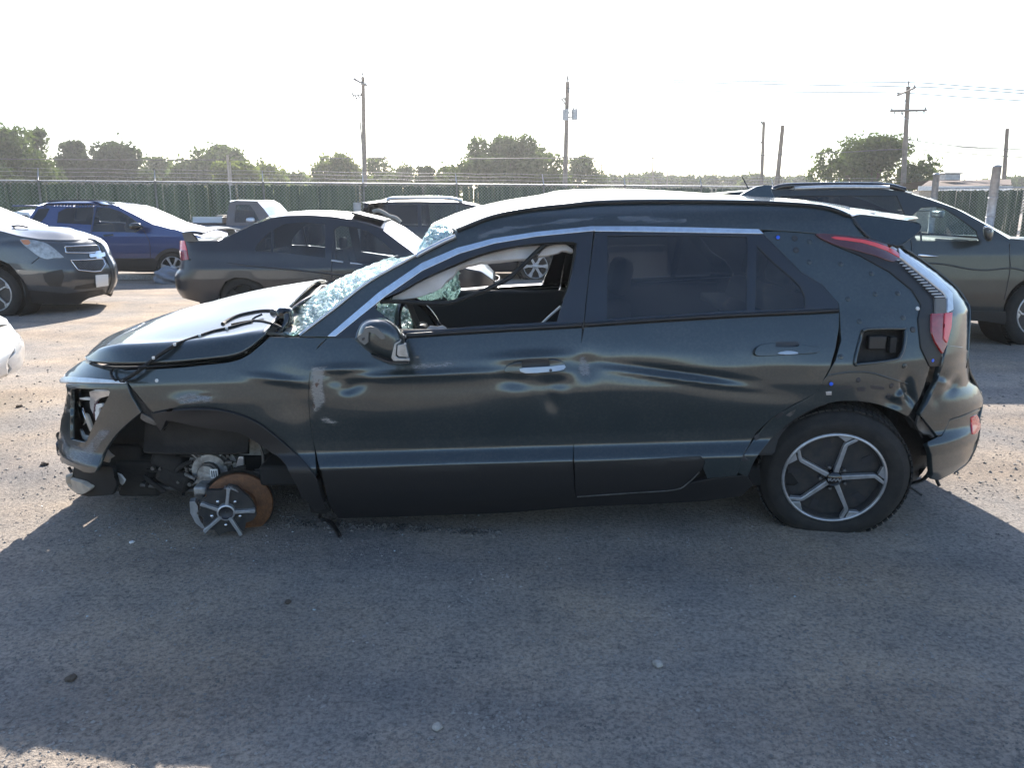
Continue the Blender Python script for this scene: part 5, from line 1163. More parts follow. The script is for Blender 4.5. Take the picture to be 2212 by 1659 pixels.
panel('scrape', m('H', (1320, 470), (1400, 475), (1540, 500), (1530, 512), (1390, 492), (1320, 482)), 'thinscr', car, FS, step=12, off=-.0015, flange=0., fade=11.)
panel('scrape', m('H', (435, 70), (470, 90), (520, 150), (530, 250), (440, 270), (400, 200)), 'scuff', car, FS, step=9, off=-.0015, flange=0., fade=11.)
disk('chip', 'A', 610, 741, .008, 'white', FS, .001)
# mirror ---------------------------------------------------------------------------------
FM = Off(FS, -.12)
mo = m('B', (530, 1080), (560, 1000), (600, 960), (660, 942), (745, 945), (820, 990), (860, 1040), (885, 1110), (905, 1190), (912, 1245), (880, 1262), (770, 1255), (640, 1190), (545, 1110))
moc = np.array(mo).mean(0)
def puffed(name, outline, mat, parent, Y0, depth, dmid=.5, rings=7):
    o2 = np.array(sm(outline, 3, True)); c = o2.mean(0); V = []; n = len(o2)
    prof = [(1.0, .0), (1.0, .25), (.97, .5), (.90, .72), (.76, .88), (.55, .97), (.28, 1.0)]
    for k, (s, h) in enumerate(prof): V.append(atl(c + (o2 - c) * s, Y0 + depth * (.5 - h)))
    V.append(atl([c], Y0 - depth * .5)); V = np.concatenate(V)
    Fc = [(k * n + i, k * n + (i + 1) % n, (k + 1) * n + (i + 1) % n, (k + 1) * n + i) for k in range(len(prof) - 1) for i in range(n)]
    Fc += [((len(prof) - 1) * n + i, (len(prof) - 1) * n + (i + 1) % n, len(prof) * n) for i in range(n)] + [tuple(range(n))[::-1]]
    return mesh_obj(name, V, Fc, mat, parent)
mirror_ = puffed('side_mirror', mo, 'paint', car, 3.06, .14)
def onmirror(name, q, mat, d=.004):
    P = atl(m('B', *q), 2.985 - d); n = len(P); mb = MB(); mb.add(np.concatenate([P, P + np.array([0, .03, 0])]), [tuple(range(n)), tuple(range(n, 2 * n))[::-1]] + [(i, n + i, n + (i + 1) % n, (i + 1) % n) for i in range(n)]); mb.build(name, mat, mirror_, bevel=.002)
onmirror('turn_signal', [(808, 1118), (850, 1095), (852, 1105), (822, 1125), (816, 1205), (838, 1220), (910, 1222), (914, 1240), (800, 1240), (785, 1215)], 'lens', .003)
onmirror('mirror_lens', [(830, 1128), (884, 1120), (905, 1212), (840, 1210), (824, 1195)], 'lens', .0)
scf = [(600, 1010), (640, 1000), (690, 1010), (740, 1060), (745, 1085), (715, 1090), (670, 1050), (630, 1040), (625, 1110), (600, 1130), (560, 1100), (545, 1070), (580, 1050)]
onmirror('mirror_scrape', scf, 'seatlt', .0); onmirror('mirror_hole', [(578, 1080), (602, 1076), (600, 1090), (585, 1098)], 'ink', .003)
onmirror('mirror_edge', [(640, 1190), (770, 1240), (905, 1245), (900, 1262), (770, 1260), (660, 1215)], 'blk', .001)
boxo('mirror_foot', tuple(at(*m('B', (800, 1100))[0], 3.17)), (.12, .14, .06), 'gblk', car, .02)
mm = mirror_.copy(); mm.data = mirror_.data.copy(); COL.objects.link(mm); mm.scale = (1, -1, 1); mm.name = 'side_mirror'
# door handles ---------------------------------------------------------------------------
def handle(tag_, pts, recess, grip, low):
    panel('handle_recess', m(tag_, *recess), 'ink', car, FS, step=7, off=-.001, flange=0.)
    o_ = panel('door_handle', sm(m(tag_, *pts), 2, True), 'paint', car, Off(FS, -.026), step=6, flange=.02)
    panel('handle_chrome', sm(m(tag_, *low), 2, True), 'handle', o_, Off(FS, -.028), step=7, flange=.006)
handle('G', [(1575, 200), (1600, 165), (1690, 150), (1700, 185), (1880, 180), (1890, 130), (1960, 135), (2000, 160), (2000, 190), (1960, 205), (1700, 222), (1600, 212)], [(1690, 130), (1720, 118), (1870, 122), (1885, 150), (1870, 180), (1700, 188)], None, [(1680, 188), (1760, 180), (1900, 172), (1990, 162), (1985, 190), (1900, 205), (1720, 218)])
handle('D', [(345, 1235), (360, 1200), (400, 1180), (480, 1172), (485, 1198), (640, 1196), (650, 1180), (740, 1196), (785, 1198), (795, 1215), (770, 1235), (600, 1245), (440, 1255), (360, 1255)], [(485, 1160), (640, 1158), (650, 1175), (640, 1196), (488, 1198)], None, [(500, 1240), (560, 1226), (620, 1230), (640, 1242), (560, 1247)])
disk('keyhole', 'G', 1895, 198, .006, 'ink', Off(FS, -.03), .002)
# airbag, hanging seal, interior ------------------------------------------------------------
FA = Off(FS, lambda x, z: .07 + .008 * np.sin(x * 31 + z * 18) + .006 * np.sin(x * 11 - z * 43))
panel('curtain_airbag', m('T', (-60, 975), (-40, 930), (60, 860), (300, 722), (700, 545), (1000, 428), (1400, 340), (1760, 308), (1640, 400), (1510, 498), (1300, 515), (1100, 520), (960, 530), (860, 562), (790, 575), (690, 606), (650, 690), (560, 762), (500, 850), (420, 892), (320, 925), (200, 958), (60, 978)), 'cloth', car, FA, step=6, flange=.03)
panel('curtain_airbag', m('T', (1640, 468), (1700, 400), (1780, 350), (1880, 328), (1960, 348), (2030, 400), (2035, 432), (1960, 408), (1900, 404), (1850, 440), (1750, 462)), 'cloth', car, FA, step=6, flange=.03)
tube('hanging_seal', [Vector(q) for q in march(Off(FS, .03), sm(m('T', (-200, 1005), (0, 1005), (250, 1020), (500, 1028), (650, 1010), (760, 975), (950, 900), (1200, 790), (1330, 700), (1480, 560), (1600, 440), (1720, 335)), 3), 2.7, 4.2)], .014, 'rub', car, 8, .7, smooth=1)
tube('hanging_seal', [Vector(q) for q in march(Off(FS, .02), sm(m('T', (1700, 345), (1850, 318), (2000, 318), (2075, 350), (2060, 480), (2000, 800), (1930, 1010)), 3), 2.7, 4.2)], .010, 'rub', car, 8, 1, smooth=1)
# cabin floor, firewall, seats
def slab(name, x0, x1, y0, y1, z0, z1, mat, bev=.02): return boxo(name, ((x0 + x1) / 2, (y0 + y1) / 2, (z0 + z1) / 2), (abs(x1 - x0), abs(y1 - y0), abs(z1 - z0)), mat, car, bev)
slab('floor_pan', -1.15, 1.75, 3.30, 4.82, .20, .30, 'dark'); slab('firewall', -.98, -.90, 3.26, 4.86, .28, .80, 'dark'); slab('rear_bulkhead', 1.72, 1.78, 3.4, 4.72, .3, .95, 'dark')
slab('dashboard', -.92, -.62, 3.32, 4.80, .62, .88, 'dash', .06); slab('engine', -2.0, -1.05, 3.56, 4.6, .30, .70, 'dark', .05); slab('front_subframe', -2.0, -1.0, 3.55, 4.55, .18, .27, 'dark')
slab('parcel_shelf', 1.15, 1.7, 3.38, 4.74, .88, .93, 'seat')
tk = [at(*m('G', (600, 700))[0], 3.25)]
slab('inner_door', -.75, .42, 3.255, 3.30, .33, .93, 'seat', .02); slab('inner_door', .50, 1.30, 3.255, 3.30, .36, .98, 'seat', .02); slab('inner_door', -.75, .42, 4.82, 4.865, .33, .93, 'seat', .02); slab('inner_door', .50, 1.30, 4.82, 4.865, .36, .98, 'seat', .02)
for yy in (3.60, 4.52):
    s_ = part_empty('front_seat', car, (.08, yy, .3))
    mb = MB(); mb.box((-.02, 0, .13), (.52, .48, .2), ('Y', -.12)); mb.build('cushion', 'seat', s_, raw=True, bevel=.06)
    mb = MB(); mb.box((.31, 0, .46), (.15, .46, .60), ('Y', .30)); mb.build('backrest', 'seat', s_, raw=True, bevel=.06)
    mb = MB(); mb.box((.42, 0, .83), (.09, .24, .17), ('Y', .2)); mb.build('headrest', 'seat', s_, raw=True, bevel=.04)
s_ = part_empty('rear_seat', car, (.98, YC, .3))
MB().box((-.05, 0, .15), (.5, 1.24, .18), ('Y', -.1)).build('cushion', 'seatlt', s_, raw=True, bevel=.05); MB().box((.32, 0, .45), (.14, 1.24, .60), ('Y', .28)).build('backrest', 'seatlt', s_, raw=True, bevel=.05)
for yy in (-.42, .0, .42): MB().box((.42, yy, .83), (.08, .24, .16), ('Y', .2)).build('headrest', 'seatlt', s_, raw=True, bevel=.04)
pb = at(*m('T', (1820, 600))[0], 4.78); slab('pillar_trim', .42, .54, 4.70, 4.76, .9, 1.38, 'seatlt', .02); pass
tube('seat_belt', [at(*p, 3.5) for p in m('T', (1672, 1262), (1780, 1160), (1892, 1062))], .014, 'white', car, 6, .4)
for zz in (0, 1):
    pass
V = []; sw = at(*m('T', (285, 1400))[0], 3.66)
ring = [(sw.x, sw.y, sw.z)]; q = Matrix.Rotation(R(-22), 3, 'Z') @ Matrix.Rotation(R(66), 3, 'Y')
pts = [sw + q @ Vector((.185 * math.cos(a), .185 * math.sin(a), 0)) for a in np.linspace(0, 2 * math.pi, 37)]
tube('steering_wheel', pts, .016, 'gblk', car, 10, smooth=1)
tube('steering_spoke', [pts[0], sw, pts[18]], .014, 'dash', car, 8, smooth=1); tube('steering_column', [sw, sw + Vector((-.3, 0, -.12))], .04, 'dash', car, 10)
hub_ = MB(); hub_.box(tuple(sw), (.05, .14, .12)); hub_.build('steering_hub', 'dash', car, bevel=.02)
panel('deflated_airbag', m('T', (330, 1330), (380, 1290), (470, 1300), (520, 1285), (560, 1310), (570, 1330)), 'cloth', car, Off(FS, .35), step=8, flange=.05)
# far door inner top with bright sill edge
# wheels -----------------------------------------------------------------------------------
rw = at(*m('E', (892, 846))[0], 3.225)
WH = make_wheel(car, rw, .3235, .219, .205, 'five', R(-10), R(9), turn=0)
make_wheel(car, (rw.x, 2 * YC - 3.19, .325), .325, .215, .205, 'five', 0, 0, far=True); make_wheel(car, (-1.28, 2 * YC - 3.20, .325), .325, .215, .205, 'five', 0, 0, far=True)
# brand letters on the cap, as curves made into meshes by hand
kia = MB()
def stroke(pts, w=.0022):
    for a, b in zip(pts[:-1], pts[1:]):
        a, b = np.array(a), np.array(b); d = (b - a) / np.linalg.norm(b - a); n = np.array([-d[1], d[0]]) * w
        kia.add(*extr([tuple(a - n), tuple(b - n), tuple(b + n), tuple(a + n)], .005, .0085))
stroke([(-.027, .006), (-.023, -.006)]); stroke([(-.0235, -.001), (-.014, .007)]); stroke([(-.021, .001), (-.010, -.006), (-.001, .007), (.004, -.006), (.014, .007)]); stroke([(.014, .007), (.021, -.006), (.026, .006)])
kia.build('cap_letters', 'alloy', WH, raw=True)
# rear axle bits and exhaust between wheel and bumper
tube('rear_beam', [(1.44, 3.3, .3), (1.44, 4.06, .28), (1.44, 4.8, .3)], .04, 'dark', car, 10); slab('spare_well', 1.62, 2.05, 3.52, 4.6, .26, .40, 'dark', .05)
slab('exhaust', 1.75, 2.05, 4.2, 4.5, .22, .34, 'steel', .05)
# ------------------------------------------------------------------ the other vehicles of the lot
def gside(Yn, W, belt, roof, slope=.42, left=None, right=None):
    return Side(Yn + W / 2, W / 2, [(-.6, .2), (.12, .10), (.24, .03), (.40, .008), (.55, 0.), (.70, .004), (belt - .14, .022), (belt, .055), (roof - .06, .055 + slope * (roof - .06 - belt)), (roof, .07 + slope * (roof - belt) + .06), (roof + .1, .5)], 0, 0, left, right, lo=Yn - .3, hi=Yn + W / 2 + .15)
def gtop(name, F, near, crown, mat, root, n=24, mid=None, thick=.008):
    a = march(F, near, F.lo, F.hi)
    if crown is None:
        c = a.copy(); c[:, 1] = F.Yc; c[:, 2] += .03
    elif np.isscalar(crown):
        c = a.copy(); c[:, 1] = F.Yc; c[:, 2] += crown
    else: c = atl(crown, F.Yc)
    cs = [a]
    a_, c_ = resample(a, 20), resample(c, 20); h = a_ * .5 + c_ * .5; h[:, 2] += (c_[:, 2] - a_[:, 2]) * .28
    return loft(name, [a_, h, c_], mat, root, n=n, sub=6, mirrorY=F.Yc, thick=thick)
def gwrap(name, F, sil, dx, mat, root):
    a = march(F, sil, F.lo, F.hi); c = a.copy(); c[:, 0] += dx; c[:, 1] = F.Yc; h = a * .5 + c * .5; h[:, 0] += dx * .35
    return loft(name, [a, h, c], mat, root, n=16, sub=5, mirrorY=F.Yc, thick=.01)
def gseats(root, F, xs, z=.35, top=1.0, mat='seat'):
    for x, wd in xs:
        for s in ((-.36, .36) if wd else (0,)):
            w = .46 if wd else 1.2
            mb = MB(); mb.box((x, F.Yc + s, z + .08), (.5, w, .18)); mb.box((x - .27, F.Yc + s, z + .38), (.14, w * .95, .56), ('Y', -.18)); mb.box((x - .35, F.Yc + s, z + .72), (.09, .24, .16)); mb.build('seat', mat, root, bevel=.04)
def gunder(root, F, x0, x1, z0=.18, z1=.45): boxo('underbody', ((x0 + x1) / 2, F.Yc, (z0 + z1) / 2), (x1 - x0, (F.hw - .2) * 2, z1 - z0), 'dark', root, .03)
def garch(F, u, v, r, root, mat='dark'):
    c = at(u, v, F.Yc - F.hw); V, Fc = lathe([(.001, -.42), (r, -.42), (r, -.02)], 30); mesh_obj('wheel_well', V + np.array(c), Fc, mat, root)
def pp_(pts): return list(pts)
def uvx(tag_, x, y): return m(tag_, (x, y))[0]
def circ(u, v, ru, a0, a1, n=16): return [(u + ru * math.cos(R(a0 + (a1 - a0) * i / n)), v - ru * math.sin(R(a0 + (a1 - a0) * i / n))) for i in range(n + 1)]

# --- dark saloon with rear wing -------------------------------------------------------------
Yn = 9.6; F = gside(Yn, 1.78, .88, 1.38, .45, left=(-3.75, [(.2, -4.05), (.45, -4.20), (.62, -4.24), (.72, -4.20), (.95, -4.15)], 2.8, .5), right=(-.8, [(.2, -.15), (.8, -.15)], 2.6, .5))
F.fit('left', sm(m('O', (163, 400), (166, 550), (155, 618), (123, 660), (126, 740), (148, 800), (188, 855)), 3))
car2 = thing('saloon_car', 'dark blue-black saloon with rear wing and open sunroof parked behind the wreck', 'car', (-2.2, F.Yc, 0))
sd_ = m('O', (455, 925), (380, 900), (190, 852), (150, 800), (128, 740), (125, 660), (158, 620), (170, 550), (165, 404), (310, 404), (470, 404))
rl = m('O', (470, 404), (600, 338), (750, 268), (880, 222), (1000, 206), (1200, 203), (1400, 217), (1550, 242), (1680, 274), (1785, 316), (1900, 405), (1990, 470), (2100, 565))
w1 = m('O', (905, 486), (910, 308), (1000, 262), (1150, 250), (1320, 262), (1322, 533)); w0 = m('O', (758, 480), (780, 425), (850, 350), (893, 318), (891, 486)); w2 = m('O', (1398, 545), (1398, 300), (1440, 275), (1560, 288), (1660, 320), (1760, 385), (1850, 470), (1960, 560), (1700, 588))
panel('body_side', sd_ + rl[1:] + m('O', (2300, 600), (2560, 650), (2660, 720), (2670, 880), (2500, 960), (900, 960), (893, 850), (860, 790), (800, 730), (700, 692), (600, 687), (525, 720), (480, 800), (462, 880)), 'blackp', car2, F, holes=[w0, w1, w2], step=9, mirror=True)
for nm, w in (('quarter_window', w0), ('rear_window_side', w1), ('front_window', w2)): panel(nm, w, 'tintlt', car2, Off(F, .012), step=18, flange=0., mirror=True)
gtop('roof', F, rl[3:10], m('O', (880, 205), (1030, 170), (1200, 157), (1400, 160), (1600, 178), (1750, 205), (1830, 235)), 'blackp', car2)
gtop('windscreen', F, rl[9:13], m('O', (1830, 236), (1950, 290), (2100, 400), (2260, 520)), 'wsdirty', car2)
gtop('rear_screen', F, rl[0:4], m('O', (540, 362), (700, 288), (800, 240), (880, 206)), 'tint', car2)
gtop('boot_lid', F, m('O', (200, 404), (310, 404), (470, 404)), m('O', (250, 385), (380, 375), (545, 362)), 'blackp', car2)
gtop('bonnet', F, m('O', (2100, 565), (2300, 600), (2560, 650), (2660, 720)), .06, 'blackp', car2)
gwrap('rear_bumper', F, m('O', (165, 404), (170, 550), (158, 620), (125, 660), (128, 740), (150, 800), (190, 852)), -.03, 'blackp', car2)
gwrap('front_bumper', F, m('O', (2660, 720), (2672, 800), (2670, 880), (2640, 930)), .06, 'blk', car2)
panel('tail_lamp', m('O', (166, 398), (204, 396), (222, 470), (236, 545), (178, 552), (166, 500)), 'redhi', car2, F, step=6, off=-.006)
panel('lamp_panel', m('O', (166, 470), (222, 474), (236, 545), (178, 552)), 'red', car2, F, step=6, off=-.010)
pod = m('O', (182, 332), (256, 336), (310, 402), (205, 402)); P = atl(pod, Yn + .12); mb = MB(); mb.add(np.concatenate([P, P + np.array([0, .05, 0])]), [(0, 1, 2, 3), (7, 6, 5, 4), (0, 4, 5, 1), (1, 5, 6, 2), (2, 6, 7, 3), (3, 7, 4, 0)]); mb.build('wing_end', 'blackp', car2)
P2 = P + np.array([0, 1.5, 0]); mb = MB(); mb.add(np.concatenate([P2, P2 + np.array([0, .05, 0])]), [(0, 1, 2, 3), (7, 6, 5, 4), (0, 4, 5, 1), (1, 5, 6, 2), (2, 6, 7, 3), (3, 7, 4, 0)]); mb.build('wing_end', 'blackp', car2)
wa = np.array([(P[0] * (1 - t) + P2[0] * t) + np.array([0, 0, .05 * math.sin(math.pi * t)]) for t in np.linspace(0, 1, 10)]); wb_ = wa + np.array([.24, 0, -.01])
loft('rear_wing', [wa, (wa + wb_) / 2 + np.array([0, 0, .012]), wb_], 'blackp', car2, n=14, sub=4, thick=.02)
c = at(*uvx('O', 1690, 205), F.Yc - .25); MB().box((c.x, c.y, c.z), (.42, .6, .03), ('Y', R(14))).build('sunroof_panel', 'blackp', car2, bevel=.01)
tube('torn_headliner', [at(*p, F.Yc) for p in m('O', (1700, 165), (1740, 155), (1780, 170), (1830, 200), (1880, 215), (1920, 250))], .03, 'tan', car2, 6)
hubu = uvx('O', 670, 870); garch(F, *hubu, .36, car2); make_wheel(car2, at(*hubu, Yn + .05), .31, .2, .2, 'steel', rimmat='dark'); cw = at(*hubu, Yn); make_wheel(car2, (cw.x, 2 * F.Yc - Yn - .05, cw.z), .31, .2, .2, 'steel', far=True)
make_wheel(car2, (cw.x + 2.5, Yn + .06, .30), .31, .2, .2, 'steel'); make_wheel(car2, (cw.x + 2.5, 2 * F.Yc - Yn - .06, .30), .31, .2, .2, 'steel', far=True)
boxo('mud_flap_label', tuple(at(*uvx('O', 480, 870), Yn + .1)), (.06, .02, .09), 'plate', car2, 0.); boxo('mud_flap_bolt', tuple(at(*uvx('O', 490, 815), Yn + .1)), (.07, .02, .02), 'satin', car2, 0.); disk_ = at(*uvx('O', 640, 830), Yn + .04); cylinder('valve', tuple(disk_), tuple(disk_ + Vector((0, -.02, 0))), .02, 'plate', car2, 10)
gseats(car2, F, ((-2.0, 1), (-2.9, 0)), .22); gunder(car2, F, -4.0, -.4)
for q in ([(1370, 553), (1465, 566)], [(1520, 574), (1650, 588)]): tube('window_sill_trim', [at(*p, Yn + .03) for p in m('O', *q)], .012, 'satin', car2, 6, smooth=1)
tube('door_gap', march(F, sm(m('O', (1395, 300), (1375, 545), (1370, 700)), 4), F.lo, F.hi) - np.array([0, .002, 0]), .006, 'ink', car2, 4, smooth=1); tube('waist_line', march(F, m('O', (240, 545), (700, 592), (1200, 640), (1600, 690)), F.lo, F.hi), .012, 'blackp', car2, 6)

# --- blue compact SUV -----------------------------------------------------------------------
Yn = 15.2; F = gside(Yn, 1.78, 1.02, 1.60, .34, left=(-9.6, [(.3, -9.95), (.8, -9.98), (1.1, -9.85), (1.6, -9.5)], 2.8, .5), right=(-6.2, [(.2, -5.55), (.9, -5.6)], 2.6, .5))
car3 = thing('compact_suv', 'blue compact SUV with dented front door, parked in front of the fence at left', 'car', (-7.6, F.Yc, 0))
rl = m('N', (385, 330), (500, 304), (700, 296), (1000, 298), (1150, 312), (1250, 336), (1450, 436), (1600, 515), (1800, 566))
w1 = m('N', (590, 500), (606, 385), (690, 342), (975, 330), (962, 520)); w2 = m('N', (955, 592), (1000, 330), (1140, 338), (1260, 380), (1380, 450), (1500, 540), (1420, 600))
w0 = m('N', (320, 480), (400, 350), (520, 345), (480, 430), (430, 490))
hb_ = uvx('N', 1800, 972)
panel('body_side', m('N', (300, 1010), (280, 800), (285, 560), (290, 480), (340, 400)) + rl + m('N', (1900, 602), (2100, 650), (2200, 730), (2230, 900), (2200, 1000), (1990, 1000)) + [(hb_[0] + (x - 1800) / 4.148 / SC, hb_[1] + (y - 972) / 4.148 / SC) for x, y in arcpts(1800, 972, 178, -10, 200, 18)] + m('N', (1600, 990), (1150, 984)), 'bluep', car3, F, holes=[w0, w1, w2], step=7, mirror=True)
for nm, w, mt_ in (('quarter_window', w0, 'tint'), ('rear_window_side', w1, 'tint'), ('front_window', w2, 'tintlt')): panel(nm, w, mt_, car3, Off(F, .012), step=14, flange=0., mirror=True)
panel('sill_cladding', m('N', (290, 860), (1100, 872), (1600, 868), (1650, 900), (1620, 1010), (1150, 1000), (300, 1020)), 'blk', car3, F, step=10, off=-.012, mirror=True)
panel('arch_cladding', m('N', *[(x, y) for x, y in arcpts(1800, 972, 208, -5, 190, 18)]) + m('N', *[(x, y) for x, y in arcpts(1800, 972, 172, 190, -5, 18)]), 'blk', car3, F, step=8, off=-.014, mirror=True)
gtop('roof', F, rl[0:6], m('N', (380, 318), (520, 285), (700, 274), (1000, 275), (1150, 285), (1260, 296)), 'bluep', car3)
gtop('windscreen', F, rl[5:9], m('N', (1260, 296), (1420, 315), (1700, 432), (1970, 562)), 'wsdirty', car3)
gtop('bonnet', F, rl[8:] + m('N', (1900, 602), (2100, 650), (2200, 730)), m('N', (1970, 563), (2080, 580), (2200, 620), (2290, 690)), 'bluep', car3)
gwrap('tailgate', F, m('N', (385, 330), (340, 400), (290, 480), (285, 560), (280, 800), (300, 1010)), -.08, 'bluep', car3); gwrap('front_bumper', F, m('N', (2200, 730), (2230, 900), (2200, 1000)), .08, 'bluep', car3)
tube('roof_rail', [Vector(q) + Vector((0, .0, .03)) for q in march(F, m('N', (480, 300), (560, 285), (800, 280), (1050, 284), (1190, 312)), F.lo, F.hi)], .018, 'blk', car3, 8); boxo('rear_spoiler', tuple(at(*uvx('N', 400, 322), F.Yc)), (.25, 1.3, .03), 'bluep', car3, .01)
gtop('mirror_cap', F, m('N', (1345, 520), (1420, 500), (1470, 520)), .0, 'blk', car3) if False else puffed('side_mirror', m('N', (1340, 520), (1370, 498), (1460, 500), (1480, 540), (1430, 572), (1350, 570)), 'gblk', car3, Yn - .12, .16)
make_wheel(car3, at(*hb_, Yn + .03), .335, .225, .2, 'seven', turn=12); cw = at(*hb_, Yn); make_wheel(car3, (cw.x, 2 * F.Yc - Yn - .03, cw.z), .335, .225, .2, 'seven', far=True); make_wheel(car3, (cw.x - 2.55, Yn + .03, .335), .335, .225, .2, 'seven'); make_wheel(car3, (cw.x - 2.55, 2 * F.Yc - Yn - .03, .335), .335, .225, .2, 'seven', far=True)
garch(F, *hb_, .37, car3); gseats(car3, F, ((-7.3, 1), (-8.2, 0)), .42); gunder(car3, F, -9.7, -5.8, .25, .5)
panel('door_scrape', m('N', (1300, 735), (1400, 720), (1470, 735), (1450, 765), (1330, 770)), 'scuff', car3, F, step=8, off=-.004, flange=0., fade=12.); panel('door_scrape', m('N', (1530, 760), (1560, 690), (1590, 700), (1560, 830), (1540, 840)), 'scuff', car3, F, step=8, off=-.004, flange=0., fade=12.)
panel('door_handle', m('N', (1080, 622), (1180, 615), (1185, 632), (1085, 640)), 'gblk', car3, F, step=8, off=-.02); tube('door_gap', march(F, m('N', (985, 330), (950, 600), (960, 860)), F.lo, F.hi) - np.array([0, .002, 0]), .007, 'ink', car3, 4)
tube('door_gap', march(F, m('N', (1500, 580), (1560, 700), (1570, 860)), F.lo, F.hi) - np.array([0, .002, 0]), .007, 'ink', car3, 4)

# --- gunmetal SUV, nose to the right, cut by the left edge ------------------------------------
Yn = 10.2; F = gside(Yn, 1.84, 1.04, 1.66, .36, right=(-7.05, [(.15, -6.08), (.3, -5.98), (.5, -5.92), (.75, -5.90), (.9, -5.96), (1.02, -6.10), (1.2, -6.3)], 2.5, .55))
F.fit('right', sm(m('N', (920, 655), (1000, 692), (1052, 758), (1102, 858), (1148, 948), (1167, 1040), (1162, 1120), (1112, 1240)), 3))
car4 = thing('grey_suv', 'gunmetal SUV with split mesh grille and white front plate at the left edge', 'car', (-8.2, F.Yc, 0))
arch4 = m('N', (-420, 1180), (-400, 1040), (-300, 930), (-150, 880), (0, 885), (100, 930), (180, 1020), (235, 1140), (262, 1285))
he = m('N', (-260, 570), (0, 592), (200, 652), (420, 690), (640, 697), (790, 690), (920, 665))
front4 = m('N', (920, 665), (1000, 700), (1050, 760), (1100, 860), (1145, 950), (1163, 1040), (1158, 1120), (1110, 1240))
lowr = m('N', (1110, 1240), (930, 1285), (820, 1345), (600, 1352), (300, 1335))
panel('body_side', m('N', (-2700, 1300), (-2700, 560), (-2000, 500), (-1200, 540), (-260, 570)) + he[1:] + front4[1:] + m('N', (1080, 1190), (700, 1235), (300, 1200)) + arch4[::-1] + m('N', (-600, 1260)), 'greyp', car4, F, step=8, mirror=True)
panel('bumper_lower', m('N', (300, 1206), (700, 1240), (1080, 1195), (1110, 1240), (930, 1285), (820, 1345), (600, 1352), (300, 1335), (272, 1295)), 'blk', car4, F, step=9, off=.004, mirror=True)
gtop('bonnet', F, he, m('N', (-60, 540), (160, 548), (420, 548), (600, 566), (760, 602), (880, 638), (950, 668)), 'greyp', car4, n=30)
gtop('windscreen', F, m('N', (-1250, 150), (-760, 330), (-260, 568)), m('N', (-820, 60), (-300, 230), (160, 440), (400, 548)), 'wsdirty', car4)
gtop('roof', F, m('N', (-2700, 130), (-2000, 120), (-1250, 150)), .04, 'greyp', car4); gtop('tail', F, m('N', (-2700, 130), (-2760, 500), (-2720, 1200)), .0, 'greyp', car4)
panel('greenhouse', m('N', (-2700, 560), (-2700, 140), (-2000, 125), (-1250, 155), (-760, 335), (-262, 572), (-1200, 545), (-2000, 505)), 'tint', car4, F, step=30, mirror=True)
gwrap('front_fascia', F, front4, .03, 'greyp', car4)
tube('wiper', [at(*p, F.Yc - .3) for p in m('N', (120, 535), (200, 528), (290, 545))], .012, 'blk', car4, 6)
panel('headlamp', sm(m('N', (208, 672), (300, 674), (460, 704), (560, 765), (640, 835), (664, 862), (560, 864), (500, 876), (420, 856), (330, 792), (250, 730)), 2, True), 'lens', car4, F, step=6, off=-.006); panel('turn_lamp', m('N', (214, 675), (300, 680), (318, 712), (290, 730), (250, 722)), 'amber', car4, F, step=6, off=-.010)
def mesh_grille(o_, name):
    panel(name, m('N', *o_), 'ink', car4, F, step=7, off=-.004)
    mb = MB(); P_ = np.array(o_, float); lo_, hi_ = P_.min(0), P_.max(0); k = lo_[0] - 200
    while k < hi_[0] + 200:
        for s in (1, -1):
            a_ = [(k + s * t, lo_[1] + t) for t in np.linspace(0, hi_[1] - lo_[1], 12)]; ins = inside(np.array(a_), P_)
            q = [p for p, i_ in zip(a_, ins) if i_]
            if len(q) > 1: mb.tube(march(F, m('N', *q), F.lo, F.hi) - np.array([0, .012, 0]), .004, 4)
        k += 26
    if mb.V: mb.build('grille_mesh', 'steel', car4)
    tube('grille_frame', march(F, [tuple(q) for q in resample_closed(m('N', *o_), 4)] + m('N', o_[0]), F.lo, F.hi) - np.array([0, .016, 0]), .008, 'chrome', car4, 8, smooth=1)
mesh_grille([(684, 748), (860, 738), (1028, 732), (1044, 770), (1048, 800), (920, 812), (694, 808)], 'upper_grille'); mesh_grille([(745, 888), (900, 884), (1080, 872), (1105, 930), (1060, 1000), (990, 1008), (822, 990)], 'lower_grille')
bw = m('N', (925, 826), (985, 824), (990, 800), (1040, 796), (1046, 818), (1086, 812), (1088, 850), (1050, 856), (1050, 872), (1000, 876), (996, 856), (930, 862)); panel('badge', bw, 'chrome', car4, F, step=5, off=-.022)
panel('fog_recess', m('N', (445, 1032), (520, 1010), (650, 985), (670, 1060), (640, 1165), (520, 1160), (470, 1110)), 'blk', car4, F, step=8, off=-.002); panel('lower_intake', m('N', (790, 1160), (1000, 1120), (1140, 1100), (1130, 1140), (980, 1180), (770, 1195)), 'blk', car4, F, step=8, off=-.002)
pl4 = panel('licence_plate', m('N', (988, 1046), (1110, 1036), (1114, 1146), (994, 1162)), 'plate', car4, F, step=8, off=-.03, flange=.012)
for i, (y, x0, x1, th) in enumerate(((1062, 1012, 1095, .010), (1090, 1025, 1085, .006), (1112, 1008, 1098, .008), (1140, 1010, 1100, .004))):
    n_ = int((x1 - x0) / 11)
    for k in range(n_):
        if i < 3 and random.random() < .15: continue
        xx = x0 + k * (x1 - x0) / n_; q = march(Off(F, -.034), m('N', (xx, y - (xx - 1000) * .09), (xx + 6, y - (xx - 994) * .09)), F.lo, F.hi); V, Fc = tube_vf(q, th, 4); mesh_obj('plate_print', V, Fc, 'ink', pl4)
